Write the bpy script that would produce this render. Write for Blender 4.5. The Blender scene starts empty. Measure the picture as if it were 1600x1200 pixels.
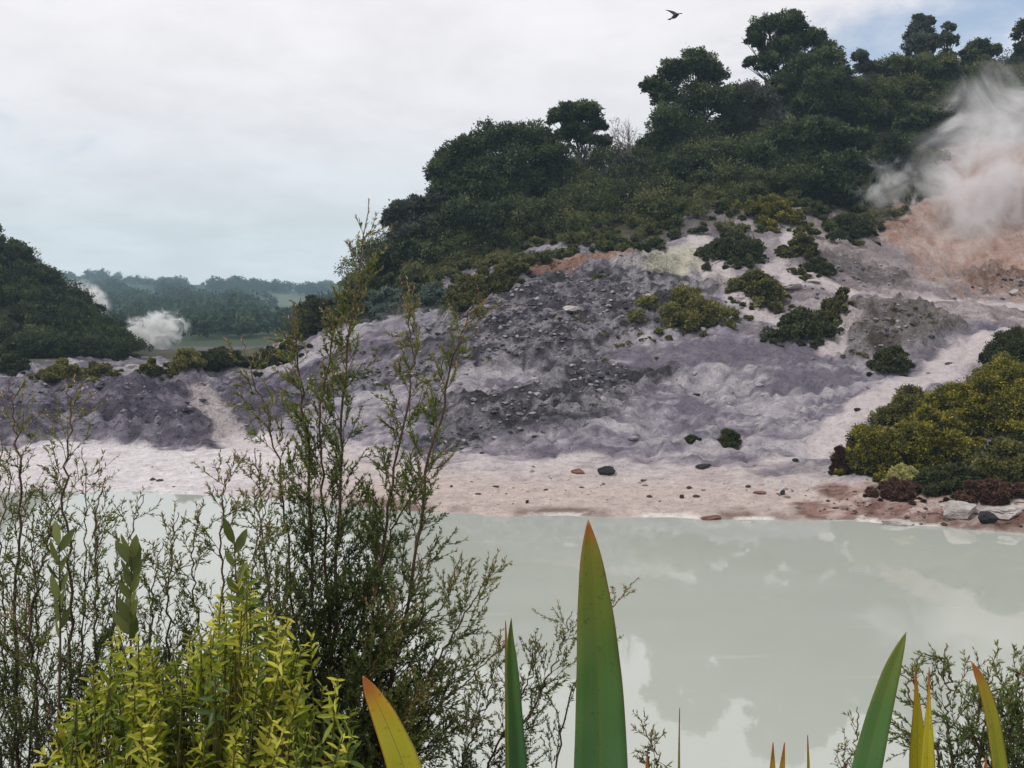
import bpy, math, random
import numpy as np
from mathutils import Vector
random.seed(7)
RNG = np.random.default_rng(7)
S = bpy.context.scene
COL = S.collection

# ------------------------------------------------------------------ camera, sky, sun, exposure
F, CX, HOR, EYE = 1533.0, 800.0, 500.0, 6.0      # focal length and horizon in photograph pixels, eye height over the lake
cam = bpy.data.objects.new('camera', bpy.data.cameras.new('camera'))
COL.objects.link(cam)
cam.location = (0, 0, EYE)
cam.rotation_euler = (math.radians(90), 0, 0)
cam.data.sensor_width = 36
cam.data.lens = 36 * F / 1600
cam.data.shift_y = -(600 - HOR) / 1600
cam.data.clip_start = 0.05
cam.data.clip_end = 9000
S.camera = cam

SUN = Vector((-0.50, -0.42, 0.76)).normalized()
sl = bpy.data.lights.new('sun', 'SUN')
sl.energy = 2.0
sl.angle = math.radians(12)
sl.color = (1.0, 0.955, 0.89)
so = bpy.data.objects.new('sun', sl)
so.rotation_euler = SUN.to_track_quat('Z', 'Y').to_euler()
so.location = (-30, -20, 60)
COL.objects.link(so)

W = bpy.data.worlds.new('World')
S.world = W
W.use_nodes = True


class NT:
    """small helper for node trees"""
    def __init__(self, tree):
        self.t = tree
        tree.nodes.clear()

    def n(self, typ, ins=None, **kw):
        nd = self.t.nodes.new(typ)
        for k, v in kw.items():
            setattr(nd, k, v)
        for k, v in (ins or {}).items():
            sock = nd.inputs[k]
            if isinstance(v, bpy.types.NodeSocket):
                self.t.links.new(v, sock)
            elif isinstance(v, bpy.types.Node):
                self.t.links.new(v.outputs[0], sock)
            else:
                sock.default_value = v
        return nd

    def math(self, op, a, b=0.0, c=0.0, clamp=False):
        return self.n('ShaderNodeMath', {0: a, 1: b, 2: c}, operation=op, use_clamp=clamp).outputs[0]

    def mix(self, f, a, b, blend='MIX'):
        nd = self.n('ShaderNodeMix', data_type='RGBA', blend_type=blend, clamp_factor=True)
        for i, v in ((0, f), (6, a), (7, b)):
            if isinstance(v, (bpy.types.NodeSocket,)):
                self.t.links.new(v, nd.inputs[i])
            elif isinstance(v, (int, float)):
                nd.inputs[i].default_value = v
            else:
                nd.inputs[i].default_value = tuple(v) + (1,) if len(v) == 3 else v
        return nd.outputs[2]

    def noise(self, vec, scale, detail=4, rough=0.55, dist=0.0):
        ins = {'Scale': scale, 'Detail': detail, 'Roughness': rough, 'Distortion': dist}
        if vec is not None:
            ins['Vector'] = vec
        return self.n('ShaderNodeTexNoise', ins).outputs[0]

    def ramp(self, f, stops, interp='LINEAR'):
        nd = self.n('ShaderNodeValToRGB', {0: f})
        cr = nd.color_ramp
        cr.interpolation = interp
        while len(cr.elements) < len(stops):
            cr.elements.new(0.5)
        for e, (p, c) in zip(cr.elements, stops):
            e.position = p
            e.color = tuple(c) + (1,) if len(c) == 3 else c
        return nd.outputs[0]

    def maprange(self, v, a, b, c=0.0, d=1.0, smooth=True):
        return self.n('ShaderNodeMapRange', {0: v, 1: a, 2: b, 3: c, 4: d},
                      interpolation_type='SMOOTHSTEP' if smooth else 'LINEAR').outputs[0]


def build_world():
    k = NT(W.node_tree)
    tc = k.n('ShaderNodeTexCoord').outputs['Generated']
    sky = k.n('ShaderNodeTexSky', sky_type='NISHITA', sun_disc=False)
    sky.sun_elevation = math.asin(SUN.z)
    sky.sun_rotation = math.atan2(SUN.x, SUN.y)
    b1 = k.n('ShaderNodeBackground', {'Color': sky.outputs[0], 'Strength': 0.12})
    sep = k.n('ShaderNodeSeparateXYZ', {0: tc})
    zc = k.math('MAXIMUM', sep.outputs[2], 0.0)
    den = k.math('ADD', zc, 0.22)
    px = k.math('DIVIDE', sep.outputs[0], den)
    py = k.math('DIVIDE', sep.outputs[1], den)
    flat = k.n('ShaderNodeCombineXYZ', {0: px, 1: py, 2: 0.0}).outputs[0]
    n1 = k.noise(flat, 1.5, 6, 0.55, 0.4)
    n2 = k.noise(flat, 4.2, 6, 0.6, 0.2)
    # cloud tone: paler overhead, a blue grey band low down, a pale bank on the horizon
    tone = k.ramp(zc, [(0.0, (0.74, 0.79, 0.81)), (0.045, (0.77, 0.805, 0.825)), (0.085, (0.67, 0.725, 0.755)), (0.14, (0.715, 0.745, 0.78)),
                       (0.22, (0.80, 0.79, 0.82)), (0.34, (0.88, 0.86, 0.88)), (0.7, (0.82, 0.82, 0.84))])
    lump = k.math('ADD', k.math('MULTIPLY', n1, 0.6), k.math('MULTIPLY', n2, 0.4))
    shade = k.maprange(lump, 0.36, 0.64, 0.93, 1.06)
    cl = k.mix(1.0, tone, k.n('ShaderNodeCombineXYZ', {0: shade, 1: shade, 2: shade}).outputs[0], 'MULTIPLY')
    b2 = k.n('ShaderNodeBackground', {'Color': cl, 'Strength': 1.0})
    # a break in the cloud to the upper right
    gdir = Vector((0.42, 0.86, 0.27)).normalized()
    dx = k.math('MULTIPLY', k.math('SUBTRACT', sep.outputs[0], gdir.x), 1.0 / 0.22)
    dz = k.math('MULTIPLY', k.math('SUBTRACT', k.math('SUBTRACT', sep.outputs[2], gdir.z), k.math('MULTIPLY', k.math('SUBTRACT', sep.outputs[0], gdir.x), 0.22)), 1.0 / 0.055)
    r2 = k.math('SQRT', k.math('ADD', k.math('MULTIPLY', dx, dx), k.math('MULTIPLY', dz, dz)))
    front = k.math('GREATER_THAN', sep.outputs[1], 0.0)
    gap = k.math('MULTIPLY', k.maprange(k.math('ADD', r2, k.math('MULTIPLY', k.math('SUBTRACT', n2, 0.5), 2.2)), 0.2, 1.25, 0.8, 0.0), front)
    thin = k.maprange(n1, 0.60, 0.75, 0.0, 0.35)
    gaps = k.math('MAXIMUM', gap, thin)
    sh = k.n('ShaderNodeMixShader', {0: gaps, 1: b2.outputs[0], 2: b1.outputs[0]})
    k.n('ShaderNodeOutputWorld', {0: sh.outputs[0]})


build_world()
vs = S.view_settings
vs.view_transform = 'Standard'
vs.look = 'None'
vs.exposure = 0.12
vs.gamma = 1.0
vs.use_curve_mapping = False
S.render.engine = 'CYCLES'
S.cycles.use_denoising = True
S.cycles.max_bounces = 7
S.cycles.diffuse_bounces = 3
S.cycles.glossy_bounces = 3
S.cycles.transmission_bounces = 4
S.cycles.volume_bounces = 3
S.cycles.transparent_max_bounces = 8
S.cycles.volume_step_rate = 1.0
S.cycles.volume_max_steps = 256


# ------------------------------------------------------------------ helpers
def P(px, py, Y):
    """point at depth Y seen at photograph pixel (px, py)"""
    return np.array([(px - CX) / F * Y, Y, EYE - (py - HOR) / F * Y])


def tag(o, label, cat, group=None, kind=None):
    if label:
        o['label'] = label
    if cat:
        o['category'] = cat
    if group:
        o['group'] = group
    if kind:
        o['kind'] = kind
    return o


def empty(name, loc, label, cat, group=None):
    o = bpy.data.objects.new(name, None)
    COL.objects.link(o)
    o.location = [float(v) for v in loc]
    o.empty_display_size = 0.2
    return tag(o, label, cat, group)


class MB:
    """collects quads with one tint value per vertex, builds one mesh"""
    def __init__(self):
        self.V, self.Q, self.T, self.nv = [], [], [], 0

    def add(self, V, Q, T=0.5):
        V = np.asarray(V, float).reshape(-1, 3)
        Q = np.asarray(Q, np.int64).reshape(-1, 4) + self.nv
        T = np.full(len(V), T) if np.isscalar(T) else np.asarray(T, float)
        self.V.append(V)
        self.Q.append(Q)
        self.T.append(T)
        self.nv += len(V)

    def build(self, name, mat, parent=None, origin=None, smooth=False):
        V = np.concatenate(self.V)
        Q = np.concatenate(self.Q)
        T = np.concatenate(self.T)
        if parent is not None:
            V = V - np.array(parent.location)
        elif origin is not None:
            V = V - np.asarray(origin)
        me = bpy.data.meshes.new(name)
        me.vertices.add(len(V))
        me.vertices.foreach_set('co', V.astype(np.float32).ravel())
        me.loops.add(len(Q) * 4)
        me.loops.foreach_set('vertex_index', Q.astype(np.int32).ravel())
        me.polygons.add(len(Q))
        me.polygons.foreach_set('loop_start', np.arange(0, len(Q) * 4, 4, dtype=np.int32))
        me.polygons.foreach_set('loop_total', np.full(len(Q), 4, np.int32))
        if smooth:
            me.polygons.foreach_set('use_smooth', np.ones(len(Q), bool))
        a = me.attributes.new('tint', 'FLOAT', 'POINT')
        a.data.foreach_set('value', T.astype(np.float32))
        me.update(calc_edges=True)
        me.materials.append(mat)
        o = bpy.data.objects.new(name, me)
        COL.objects.link(o)
        if parent is not None:
            o.parent = parent
        elif origin is not None:
            o.location = [float(v) for v in origin]
        return o


def unit(v):
    v = np.asarray(v, float)
    return v / (np.linalg.norm(v, axis=-1, keepdims=True) + 1e-12)


def tube(mb, pts, rad, k=6, tint=0.5):
    pts = np.asarray(pts, float)
    n = len(pts)
    rad = np.broadcast_to(np.asarray(rad, float), (n,))
    tan = np.gradient(pts, axis=0)
    tan = unit(tan)
    ref = np.array([0.31, 0.95, 0.05]) if abs(tan[0][2]) > 0.8 else np.array([0.0, 0.1, 1.0])
    a = unit(np.cross(tan, ref))
    b = np.cross(tan, a)
    th = np.linspace(0, 2 * np.pi, k, endpoint=False)
    ring = a[:, None, :] * np.cos(th)[None, :, None] + b[:, None, :] * np.sin(th)[None, :, None]
    V = (pts[:, None, :] + ring * rad[:, None, None]).reshape(-1, 3)
    i = np.arange(n - 1)[:, None] * k
    j = np.arange(k)[None, :]
    j2 = (j + 1) % k
    Q = np.stack([i + j, i + j2, i + k + j2, i + k + j], -1).reshape(-1, 4)
    if not np.isscalar(tint):
        tint = np.repeat(np.asarray(tint, float), k)
    mb.add(V, Q, tint)


def smooth_path(pts, m=24):
    """Catmull-Rom through the points"""
    pts = np.asarray(pts, float)
    p = np.vstack([2 * pts[0] - pts[1], pts, 2 * pts[-1] - pts[-2]])
    out = []
    seg = len(pts) - 1
    per = max(2, m // seg)
    for i in range(seg):
        p0, p1, p2, p3 = p[i], p[i + 1], p[i + 2], p[i + 3]
        t = np.linspace(0, 1, per, endpoint=False)[:, None]
        out.append(0.5 * ((2 * p1) + (-p0 + p2) * t + (2 * p0 - 5 * p1 + 4 * p2 - p3) * t ** 2 + (-p0 + 3 * p1 - 3 * p2 + p3) * t ** 3))
    out.append(pts[-1:])
    return np.vstack(out)


def leaf_quads(mb, c, axis, nrm, L, Wd, tint):
    """rhombic leaves: c base points, axis direction, nrm face normal"""
    axis = unit(axis)
    side = unit(np.cross(axis, nrm))
    L = np.broadcast_to(L, (len(c),))[:, None]
    Wd = np.broadcast_to(Wd, (len(c),))[:, None]
    up = np.cross(side, axis)
    v0 = c
    v1 = c + axis * L * 0.45 + side * Wd * 0.5 + up * Wd * 0.12
    v2 = c + axis * L
    v3 = c + axis * L * 0.45 - side * Wd * 0.5 + up * Wd * 0.12
    V = np.stack([v0, v1, v2, v3], 1).reshape(-1, 3)
    Q = np.arange(len(c) * 4).reshape(-1, 4)
    T = np.repeat(np.broadcast_to(tint, (len(c),)), 4)
    mb.add(V, Q, T)


def rand_unit(n):
    return unit(RNG.normal(size=(n, 3)))


def _hash(ix, iy, seed):
    h = (ix.astype(np.int64) * 374761393 + iy.astype(np.int64) * 668265263 + seed * 982451653) & 0x7fffffff
    h = ((h ^ (h >> 13)) * 1274126177) & 0x7fffffff
    return ((h ^ (h >> 16)) & 0xffff) / 65535.0


def vnoise(x, y, seed=0):
    ix, iy = np.floor(x), np.floor(y)
    fx, fy = x - ix, y - iy
    fx = fx * fx * fx * (fx * (fx * 6 - 15) + 10)
    fy = fy * fy * fy * (fy * (fy * 6 - 15) + 10)
    a, b = _hash(ix, iy, seed), _hash(ix + 1, iy, seed)
    c, d = _hash(ix, iy + 1, seed), _hash(ix + 1, iy + 1, seed)
    return (a * (1 - fx) + b * fx) * (1 - fy) + (c * (1 - fx) + d * fx) * fy


def fbm(x, y, seed=0, octv=4, gain=0.5, ridged=False):
    s, amp, tot = 0.0, 1.0, 0.0
    for o in range(octv):
        ca, sa = math.cos(o * 0.9 + 0.3), math.sin(o * 0.9 + 0.3)
        v = vnoise((x * ca - y * sa) * 2 ** o + 17.3 * o, (x * sa + y * ca) * 2 ** o - 9.1 * o, seed + o)
        if ridged:
            v = 1 - np.abs(2 * v - 1)
        s = s + amp * v
        tot += amp
        amp *= gain
    return s / tot


def sstep(a, b, x):
    t = np.clip((x - a) / (b - a), 0, 1)
    return t * t * (3 - 2 * t)


# ------------------------------------------------------------------ materials
def principled(name, rough=0.8, spec=0.3):
    m = bpy.data.materials.new(name)
    m.use_nodes = True
    k = NT(m.node_tree)
    b = k.n('ShaderNodeBsdfPrincipled', {'Roughness': rough, 'Specular IOR Level': spec})
    o = k.n('ShaderNodeOutputMaterial', {0: b.outputs[0]})
    return m, k, b, o


def foliage_mat(name, stops, rough=0.65, trans=0.25, spec=0.25):
    m, k, b, o = principled(name, rough, spec)
    at = k.n('ShaderNodeAttribute', attribute_name='tint')
    c = k.ramp(at.outputs['Fac'], stops)
    k.t.links.new(c, b.inputs['Base Color'])
    tr = k.n('ShaderNodeBsdfTranslucent', {'Color': c})
    mx = k.n('ShaderNodeMixShader', {0: trans, 1: b.outputs[0], 2: tr.outputs[0]})
    k.t.links.new(mx.outputs[0], o.inputs[0])
    return m


def bark_mat(name, c1, c2, scale=8):
    m, k, b, o = principled(name, 0.9, 0.2)
    tc = k.n('ShaderNodeTexCoord').outputs['Object']
    n = k.noise(tc, scale, 5, 0.6)
    at = k.n('ShaderNodeAttribute', attribute_name='tint')
    f = k.math('ADD', k.math('MULTIPLY', n, 0.6), k.math('MULTIPLY', at.outputs['Fac'], 0.5))
    c = k.ramp(f, [(0.3, c1), (0.8, c2)])
    k.t.links.new(c, b.inputs['Base Color'])
    return m


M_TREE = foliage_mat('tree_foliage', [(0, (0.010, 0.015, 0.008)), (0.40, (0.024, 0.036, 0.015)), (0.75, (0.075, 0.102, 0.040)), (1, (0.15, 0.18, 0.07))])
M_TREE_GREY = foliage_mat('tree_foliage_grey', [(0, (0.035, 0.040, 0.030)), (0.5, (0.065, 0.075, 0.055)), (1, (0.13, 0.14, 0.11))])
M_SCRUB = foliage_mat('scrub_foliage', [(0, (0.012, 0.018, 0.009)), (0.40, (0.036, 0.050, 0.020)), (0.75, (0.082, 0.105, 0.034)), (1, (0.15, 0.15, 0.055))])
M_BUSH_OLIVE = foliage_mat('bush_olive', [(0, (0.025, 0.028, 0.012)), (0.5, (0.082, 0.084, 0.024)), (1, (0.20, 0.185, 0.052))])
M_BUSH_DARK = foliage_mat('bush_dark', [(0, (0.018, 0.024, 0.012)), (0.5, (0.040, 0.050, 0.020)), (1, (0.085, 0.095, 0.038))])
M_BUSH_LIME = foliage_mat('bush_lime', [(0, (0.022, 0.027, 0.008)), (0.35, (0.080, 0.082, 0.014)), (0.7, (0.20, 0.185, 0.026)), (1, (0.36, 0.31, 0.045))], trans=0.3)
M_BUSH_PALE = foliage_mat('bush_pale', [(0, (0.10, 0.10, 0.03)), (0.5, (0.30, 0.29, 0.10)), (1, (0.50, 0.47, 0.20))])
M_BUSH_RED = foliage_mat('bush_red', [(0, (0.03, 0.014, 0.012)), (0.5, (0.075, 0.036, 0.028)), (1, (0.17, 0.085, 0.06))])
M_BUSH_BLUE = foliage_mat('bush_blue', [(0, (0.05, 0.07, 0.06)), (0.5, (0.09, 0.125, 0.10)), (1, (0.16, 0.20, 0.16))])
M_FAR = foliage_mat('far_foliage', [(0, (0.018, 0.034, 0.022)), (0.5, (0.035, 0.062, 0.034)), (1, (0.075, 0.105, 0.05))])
M_TRUNK = bark_mat('tree_bark', (0.03, 0.024, 0.02), (0.11, 0.09, 0.075), 3)
M_TWIG = bark_mat('twig_bark', (0.035, 0.022, 0.018), (0.13, 0.08, 0.055), 60)
M_STEM = bark_mat('green_stem_bark', (0.05, 0.05, 0.02), (0.14, 0.12, 0.04), 40)
M_TWIG_PALE = bark_mat('pale_twig_bark', (0.10, 0.085, 0.075), (0.28, 0.24, 0.21), 20)
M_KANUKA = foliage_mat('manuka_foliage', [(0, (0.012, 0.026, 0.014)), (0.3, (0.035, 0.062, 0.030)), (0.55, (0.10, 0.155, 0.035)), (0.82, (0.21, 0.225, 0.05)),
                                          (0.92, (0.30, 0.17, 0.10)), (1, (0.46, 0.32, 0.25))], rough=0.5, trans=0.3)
M_HEBE = foliage_mat('broadleaf_foliage', [(0, (0.025, 0.05, 0.012)), (0.3, (0.10, 0.16, 0.016)), (0.65, (0.30, 0.33, 0.022)), (0.93, (0.50, 0.47, 0.06)), (1, (0.60, 0.30, 0.04))],
                     rough=0.45, trans=0.35, spec=0.35)
M_PADDLE = foliage_mat('paddle_foliage', [(0, (0.05, 0.08, 0.02)), (1, (0.20, 0.22, 0.07))], rough=0.5, trans=0.35)


def rock_mat(name, c1, c2, scale=3.0, bump=0.4):
    m, k, b, o = principled(name, 0.9, 0.25)
    tc = k.n('ShaderNodeTexCoord').outputs['Object']
    n = k.noise(tc, scale, 6, 0.62)
    at = k.n('ShaderNodeAttribute', attribute_name='tint')
    f = k.math('ADD', k.math('MULTIPLY', n, 0.7), k.math('MULTIPLY', k.math('SUBTRACT', at.outputs['Fac'], 0.5), 0.8))
    c = k.ramp(f, [(0.2, c1), (0.65, c2)])
    k.t.links.new(c, b.inputs['Base Color'])
    n2 = k.noise(tc, scale * 6, 5, 0.65)
    bp = k.n('ShaderNodeBump', {'Strength': bump, 'Distance': 0.05, 'Height': n2})
    k.t.links.new(bp.outputs[0], b.inputs['Normal'])
    return m


M_ROCK_DARK = rock_mat('dark_rock', (0.012, 0.012, 0.014), (0.05, 0.047, 0.05))
M_ROCK_GREY = rock_mat('grey_rubble', (0.05, 0.043, 0.058), (0.46, 0.42, 0.45), 4.0, 0.7)
M_ROCK_PALE = rock_mat('pale_rock', (0.22, 0.19, 0.18), (0.72, 0.68, 0.66), 2.2, 0.8)
M_ROCK_RUST = rock_mat('rusty_rock', (0.07, 0.025, 0.02), (0.32, 0.17, 0.13), 3.0)
M_ROCK_BROWN = rock_mat('brown_gravel', (0.05, 0.035, 0.03), (0.36, 0.28, 0.25), 5.0)

# ------------------------------------------------------------------ terrain
# profiles of the ground: per photograph column, (row, depth) of points one can see on the ground
FARP = [(540, 150), (512, 300), (492, 450), (478, 600)]
PROF = {
    -700: [(770, 34), (710, 41), (620, 50), (580, 60), (560, 70), (430, 84), (250, 104), (200, 112), (320, 150), (430, 300), (460, 600), (434, 900)],
    -300: [(770, 34), (710, 41), (620, 50), (580, 60), (560, 70), (400, 84), (220, 104), (220, 112), (330, 150), (430, 300), (460, 600), (434, 900)],
    0: [(772, 33.8), (716, 40), (660, 45.5), (598, 53), (584, 60), (566, 70), (535, 77), (435, 87), (366, 97), (400, 115), (520, 150)] + FARP[1:] + [(434, 900)],
    100: [(772, 33.8), (712, 40), (662, 45.5), (598, 53), (582, 60), (568, 70), (554, 78), (500, 87), (458, 95), (500, 112), (540, 150)] + FARP[1:] + [(434, 900)],
    200: [(772, 33.8), (708, 40.3), (650, 46.5), (592, 54), (580, 62), (570, 74), (564, 85), (556, 110)] + FARP + [(430, 900)],
    300: [(774, 33.6), (705, 40.6), (640, 47.5), (586, 57), (578, 63), (572, 75), (562, 100)] + FARP + [(438, 900)],
    400: [(780, 32.8), (702, 40.8), (625, 49), (582, 58), (573, 64), (562, 78), (552, 105)] + FARP + [(454, 900)],
    500: [(790, 31.7), (702, 40), (605, 51), (545, 60), (505, 70), (490, 77), (520, 98)] + FARP + [(450, 900)],
    600: [(800, 30.7), (710, 38), (605, 49), (525, 57), (480, 65), (445, 72), (410, 85), (440, 105), (500, 160), (480, 400), (452, 900)],
    700: [(808, 29.9), (715, 37), (605, 47), (510, 57), (452, 65), (405, 74), (345, 85), (335, 95), (440, 150), (470, 400), (455, 900)],
    800: [(811, 29.6), (718, 36.5), (605, 46), (505, 54.5), (425, 63), (385, 70), (320, 80), (285, 90), (380, 130), (450, 300), (455, 900)],
    900: [(812, 29.5), (720, 36.3), (605, 46), (500, 54.5), (402, 64), (350, 72), (295, 82), (270, 90), (360, 130), (450, 300), (455, 900)],
    1000: [(813, 29.4), (722, 36), (600, 46), (500, 53.5), (395, 64), (340, 72), (270, 84), (250, 92), (350, 140), (450, 300), (455, 900)],
    1100: [(813, 29.4), (722, 36), (610, 44.5), (500, 53), (425, 60), (358, 67), (285, 77), (215, 90), (230, 110), (430, 300), (455, 900)],
    1200: [(814, 29.3), (720, 36), (620, 43.5), (510, 52), (445, 58), (385, 64), (335, 70), (220, 86), (160, 98), (200, 120), (430, 300), (455, 900)],
    1300: [(816, 29.1), (722, 35.5), (620, 43), (535, 49.5), (462, 56), (445, 60), (385, 66), (335, 72), (230, 86), (150, 99), (190, 120), (420, 300), (455, 900)],
    1400: [(820, 28.8), (760, 32), (690, 36.5), (600, 43), (545, 48), (480, 53), (462, 60), (375, 69), (255, 82), (140, 98), (180, 120), (420, 300), (455, 900)],
    1500: [(826, 28.2), (785, 30), (690, 35), (600, 42), (540, 47), (488, 54), (472, 61), (415, 67), (250, 78), (125, 96), (170, 120), (420, 300), (455, 900)],
    1600: [(835, 27.5), (800, 28.6), (690, 34), (600, 40), (530, 46), (494, 54), (478, 60), (425, 66), (250, 76), (110, 94), (160, 120), (420, 300), (455, 900)],
    1800: [(850, 26.3), (800, 28), (690, 33), (600, 39), (530, 45), (500, 54), (480, 60), (425, 66), (240, 76), (100, 94), (150, 120), (420, 300), (455, 900)],
    2300: [(870, 24.9), (800, 27.5), (690, 33), (600, 39), (530, 45), (500, 54), (480, 60), (425, 66), (240, 76), (100, 94), (150, 120), (420, 300), (455, 900)],
}


def geo(a, b, n, first):
    """n spacings growing geometrically from a to b, the first about `first` long"""
    lo, hi = 1.0001, 2.0
    for _ in range(60):
        r = 0.5 * (lo + hi)
        tot = first * (r ** n - 1) / (r - 1)
        lo, hi = (r, hi) if tot < abs(b - a) else (lo, r)
    d = first * r ** np.arange(n)
    return a + np.sign(b - a) * np.cumsum(d)


xs = np.concatenate([geo(-66, -2600, 44, 0.4)[::-1], np.arange(-66, 64, 0.2), geo(64, 2600, 44, 0.4)])
ys = np.concatenate([np.arange(-30, 24, 0.75), np.arange(24, 62, 0.17), np.arange(62, 106, 0.32), geo(106, 3600, 90, 0.5)])
XX, YY = np.meshgrid(xs, ys)
ucols = np.array([(p - CX) / F for p in PROF])
zc = np.zeros((len(ys), len(ucols)))
for i, (p, pr) in enumerate(PROF.items()):
    Y = np.array([q[1] for q in pr], float)
    Z = np.array([EYE - (q[0] - HOR) / F * q[1] for q in pr])
    Z[0] = 0.0
    Y = np.concatenate([[0, Y[0] - 4], Y, [1000, 1500, 4000]])
    Z = np.concatenate([[-1.2, -1.0], Z, [Z[-1] + 3, Z[-1] - 20, Z[-1] - 25]])
    zc[:, i] = np.interp(ys, Y, Z)
ZZ = np.zeros_like(XX)
UU = XX / np.maximum(YY, 6.0)
for r in range(len(ys)):
    ZZ[r] = np.interp(UU[r], ucols, zc[r])


def blur(A, sig, axis):
    k = int(3 * sig)
    w = np.exp(-0.5 * (np.arange(-k, k + 1) / sig) ** 2)
    w /= w.sum()
    pad = [(0, 0), (0, 0)]
    pad[axis] = (k, k)
    B = np.pad(A, pad, mode='edge')
    out = np.zeros_like(A)
    n = A.shape[axis]
    for i, wi in enumerate(w):
        out += wi * (B[i:i + n] if axis == 0 else B[:, i:i + n])
    return out


far = sstep(115, 160, YY)
Zb = blur(blur(ZZ, 5, 0), 6, 1)
ZZ = Zb * (1 - far) + blur(blur(ZZ, 1.5, 0), 1.5, 1) * far


def sample(A, x, y):
    x = np.asarray(x, float)
    y = np.asarray(y, float)
    i = np.clip(np.searchsorted(xs, x) - 1, 0, len(xs) - 2)
    j = np.clip(np.searchsorted(ys, y) - 1, 0, len(ys) - 2)
    fx = np.clip((x - xs[i]) / (xs[i + 1] - xs[i]), 0, 1)
    fy = np.clip((y - ys[j]) / (ys[j + 1] - ys[j]), 0, 1)
    return (A[j, i] * (1 - fx) + A[j, i + 1] * fx) * (1 - fy) + (A[j + 1, i] * (1 - fx) + A[j + 1, i + 1] * fx) * fy


def hz(x, y):
    return sample(ZZ, x, y)


def ground_at(px, py, y0=24.0, y1=1500.0):
    """where the line of sight through (px, py) meets the ground"""
    Y = np.concatenate([np.arange(y0, 130, 0.1), np.arange(130, y1, 2.0)])
    x = (px - CX) / F * Y
    z = EYE - (py - HOR) / F * Y
    below = np.nonzero(z <= hz(x, Y) + 1e-3)[0]
    i = below[0] if len(below) else len(Y) - 1
    return np.array([x[i], Y[i], float(hz(x[i], Y[i]))])


def zone(px, py, rx, ry, seed, soft=0.5, warp=0.5):
    """soft-edged patch of ground around the point seen at (px, py); radii in metres"""
    g = ground_at(px, py)
    d = np.sqrt(((XX - g[0]) / rx) ** 2 + ((YY - g[1]) / ry) ** 2)
    d = d + (fbm(XX * 0.45, YY * 0.55, seed, 6, 0.68) - 0.5) * 2.6 * warp
    return 1 - sstep(1 - soft * 0.55, 1 + soft * 0.15, d)


def strip(pts, w, seed, warp=0.6):
    g = [ground_at(*p)[:2] for p in pts]
    best = np.full(XX.shape, 1e9)
    for a, b in zip(g[:-1], g[1:]):
        ab = b - a
        t = np.clip(((XX - a[0]) * ab[0] + (YY - a[1]) * ab[1]) / (ab @ ab), 0, 1)
        best = np.minimum(best, np.hypot(XX - a[0] - t * ab[0], YY - a[1] - t * ab[1]))
    best = best / w + (fbm(XX * 0.6, YY * 0.8, seed, 6, 0.68) - 0.5) * 2.4 * warp
    return 1 - sstep(0.6, 1.1, best)


# tree line: lower edge of the continuous scrub, as (column, row) on the ground
TL = [(-700, 572), (0, 570), (100, 568), (190, 566), (230, 560), (300, 570), (400, 566), (470, 512), (560, 480), (640, 462), (700, 442), (780, 412), (860, 396), (940, 384),
      (1020, 376), (1080, 352), (1150, 338), (1220, 326), (1290, 338), (1350, 352), (1400, 330), (1440, 290), (1500, 240), (1600, 230), (1900, 230)]
tl_u = np.array([(p - CX) / F for p, _ in TL])
tl_y = np.array([ground_at(p, q)[1] for p, q in TL])


def yline(u):
    return np.interp(u, tl_u, tl_y)


near = sstep(24, 29, YY) * (1 - sstep(115, 140, YY))
beach = 1 - sstep(0.6, 1.15, ZZ + (fbm(XX / 1.5, YY / 0.8, 141, 5, 0.65) - 0.5) * 1.1)
green = sstep(-0.5, 2.5, YY - yline(UU) + (fbm(XX * 0.25, YY * 0.25, 31, 4) - 0.5) * 7) * sstep(26, 60, YY)
rub = np.maximum.reduce([zone(880, 455, 9, 6.5, 41), zone(760, 500, 6, 4, 42), zone(840, 530, 6, 3, 43), zone(930, 590, 4.0, 2.6, 44), zone(820, 640, 4.5, 3.0, 45),
                         zone(620, 590, 6.0, 2.0, 46), zone(1330, 420, 4, 2.0, 47), zone(1560, 440, 3, 2, 48), zone(700, 690, 2.0, 1.2, 52),
                         zone(1000, 480, 4, 3, 53)]) * (1 - green)
mound = np.maximum.reduce([zone(60, 640, 9, 6, 61, .4), zone(200, 620, 8, 6, 62, .4), zone(300, 660, 4.5, 4, 63, .4), zone(-150, 640, 9, 7, 64), zone(400, 640, 2.4, 4, 65, .4),
                           zone(420, 600, 4, 4, 66)])
crag = np.maximum(zone(1400, 520, 3.2, 3.0, 71), zone(1370, 500, 2.2, 2, 72))
orange = np.maximum.reduce([zone(1540, 380, 6.5, 9, 81, 0.7), zone(1600, 300, 5, 7, 82), zone(1590, 420, 4, 3, 83)])
rust = np.maximum(zone(880, 412, 3.2, 1.6, 84), zone(960, 398, 2.0, 1.0, 85))
sulph = np.maximum(zone(1050, 398, 2.0, 1.8, 86), zone(1040, 415, 1.6, 1.2, 87))
redsoil = np.maximum.reduce([strip([(1290, 792), (1400, 797), (1500, 800), (1640, 815)], 0.8, 88, 1.0), zone(1450, 770, 2.6, 1.3, 89, .5, 0.9), zone(1320, 765, .8, .9, 90, .5, 0.9)])
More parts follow.
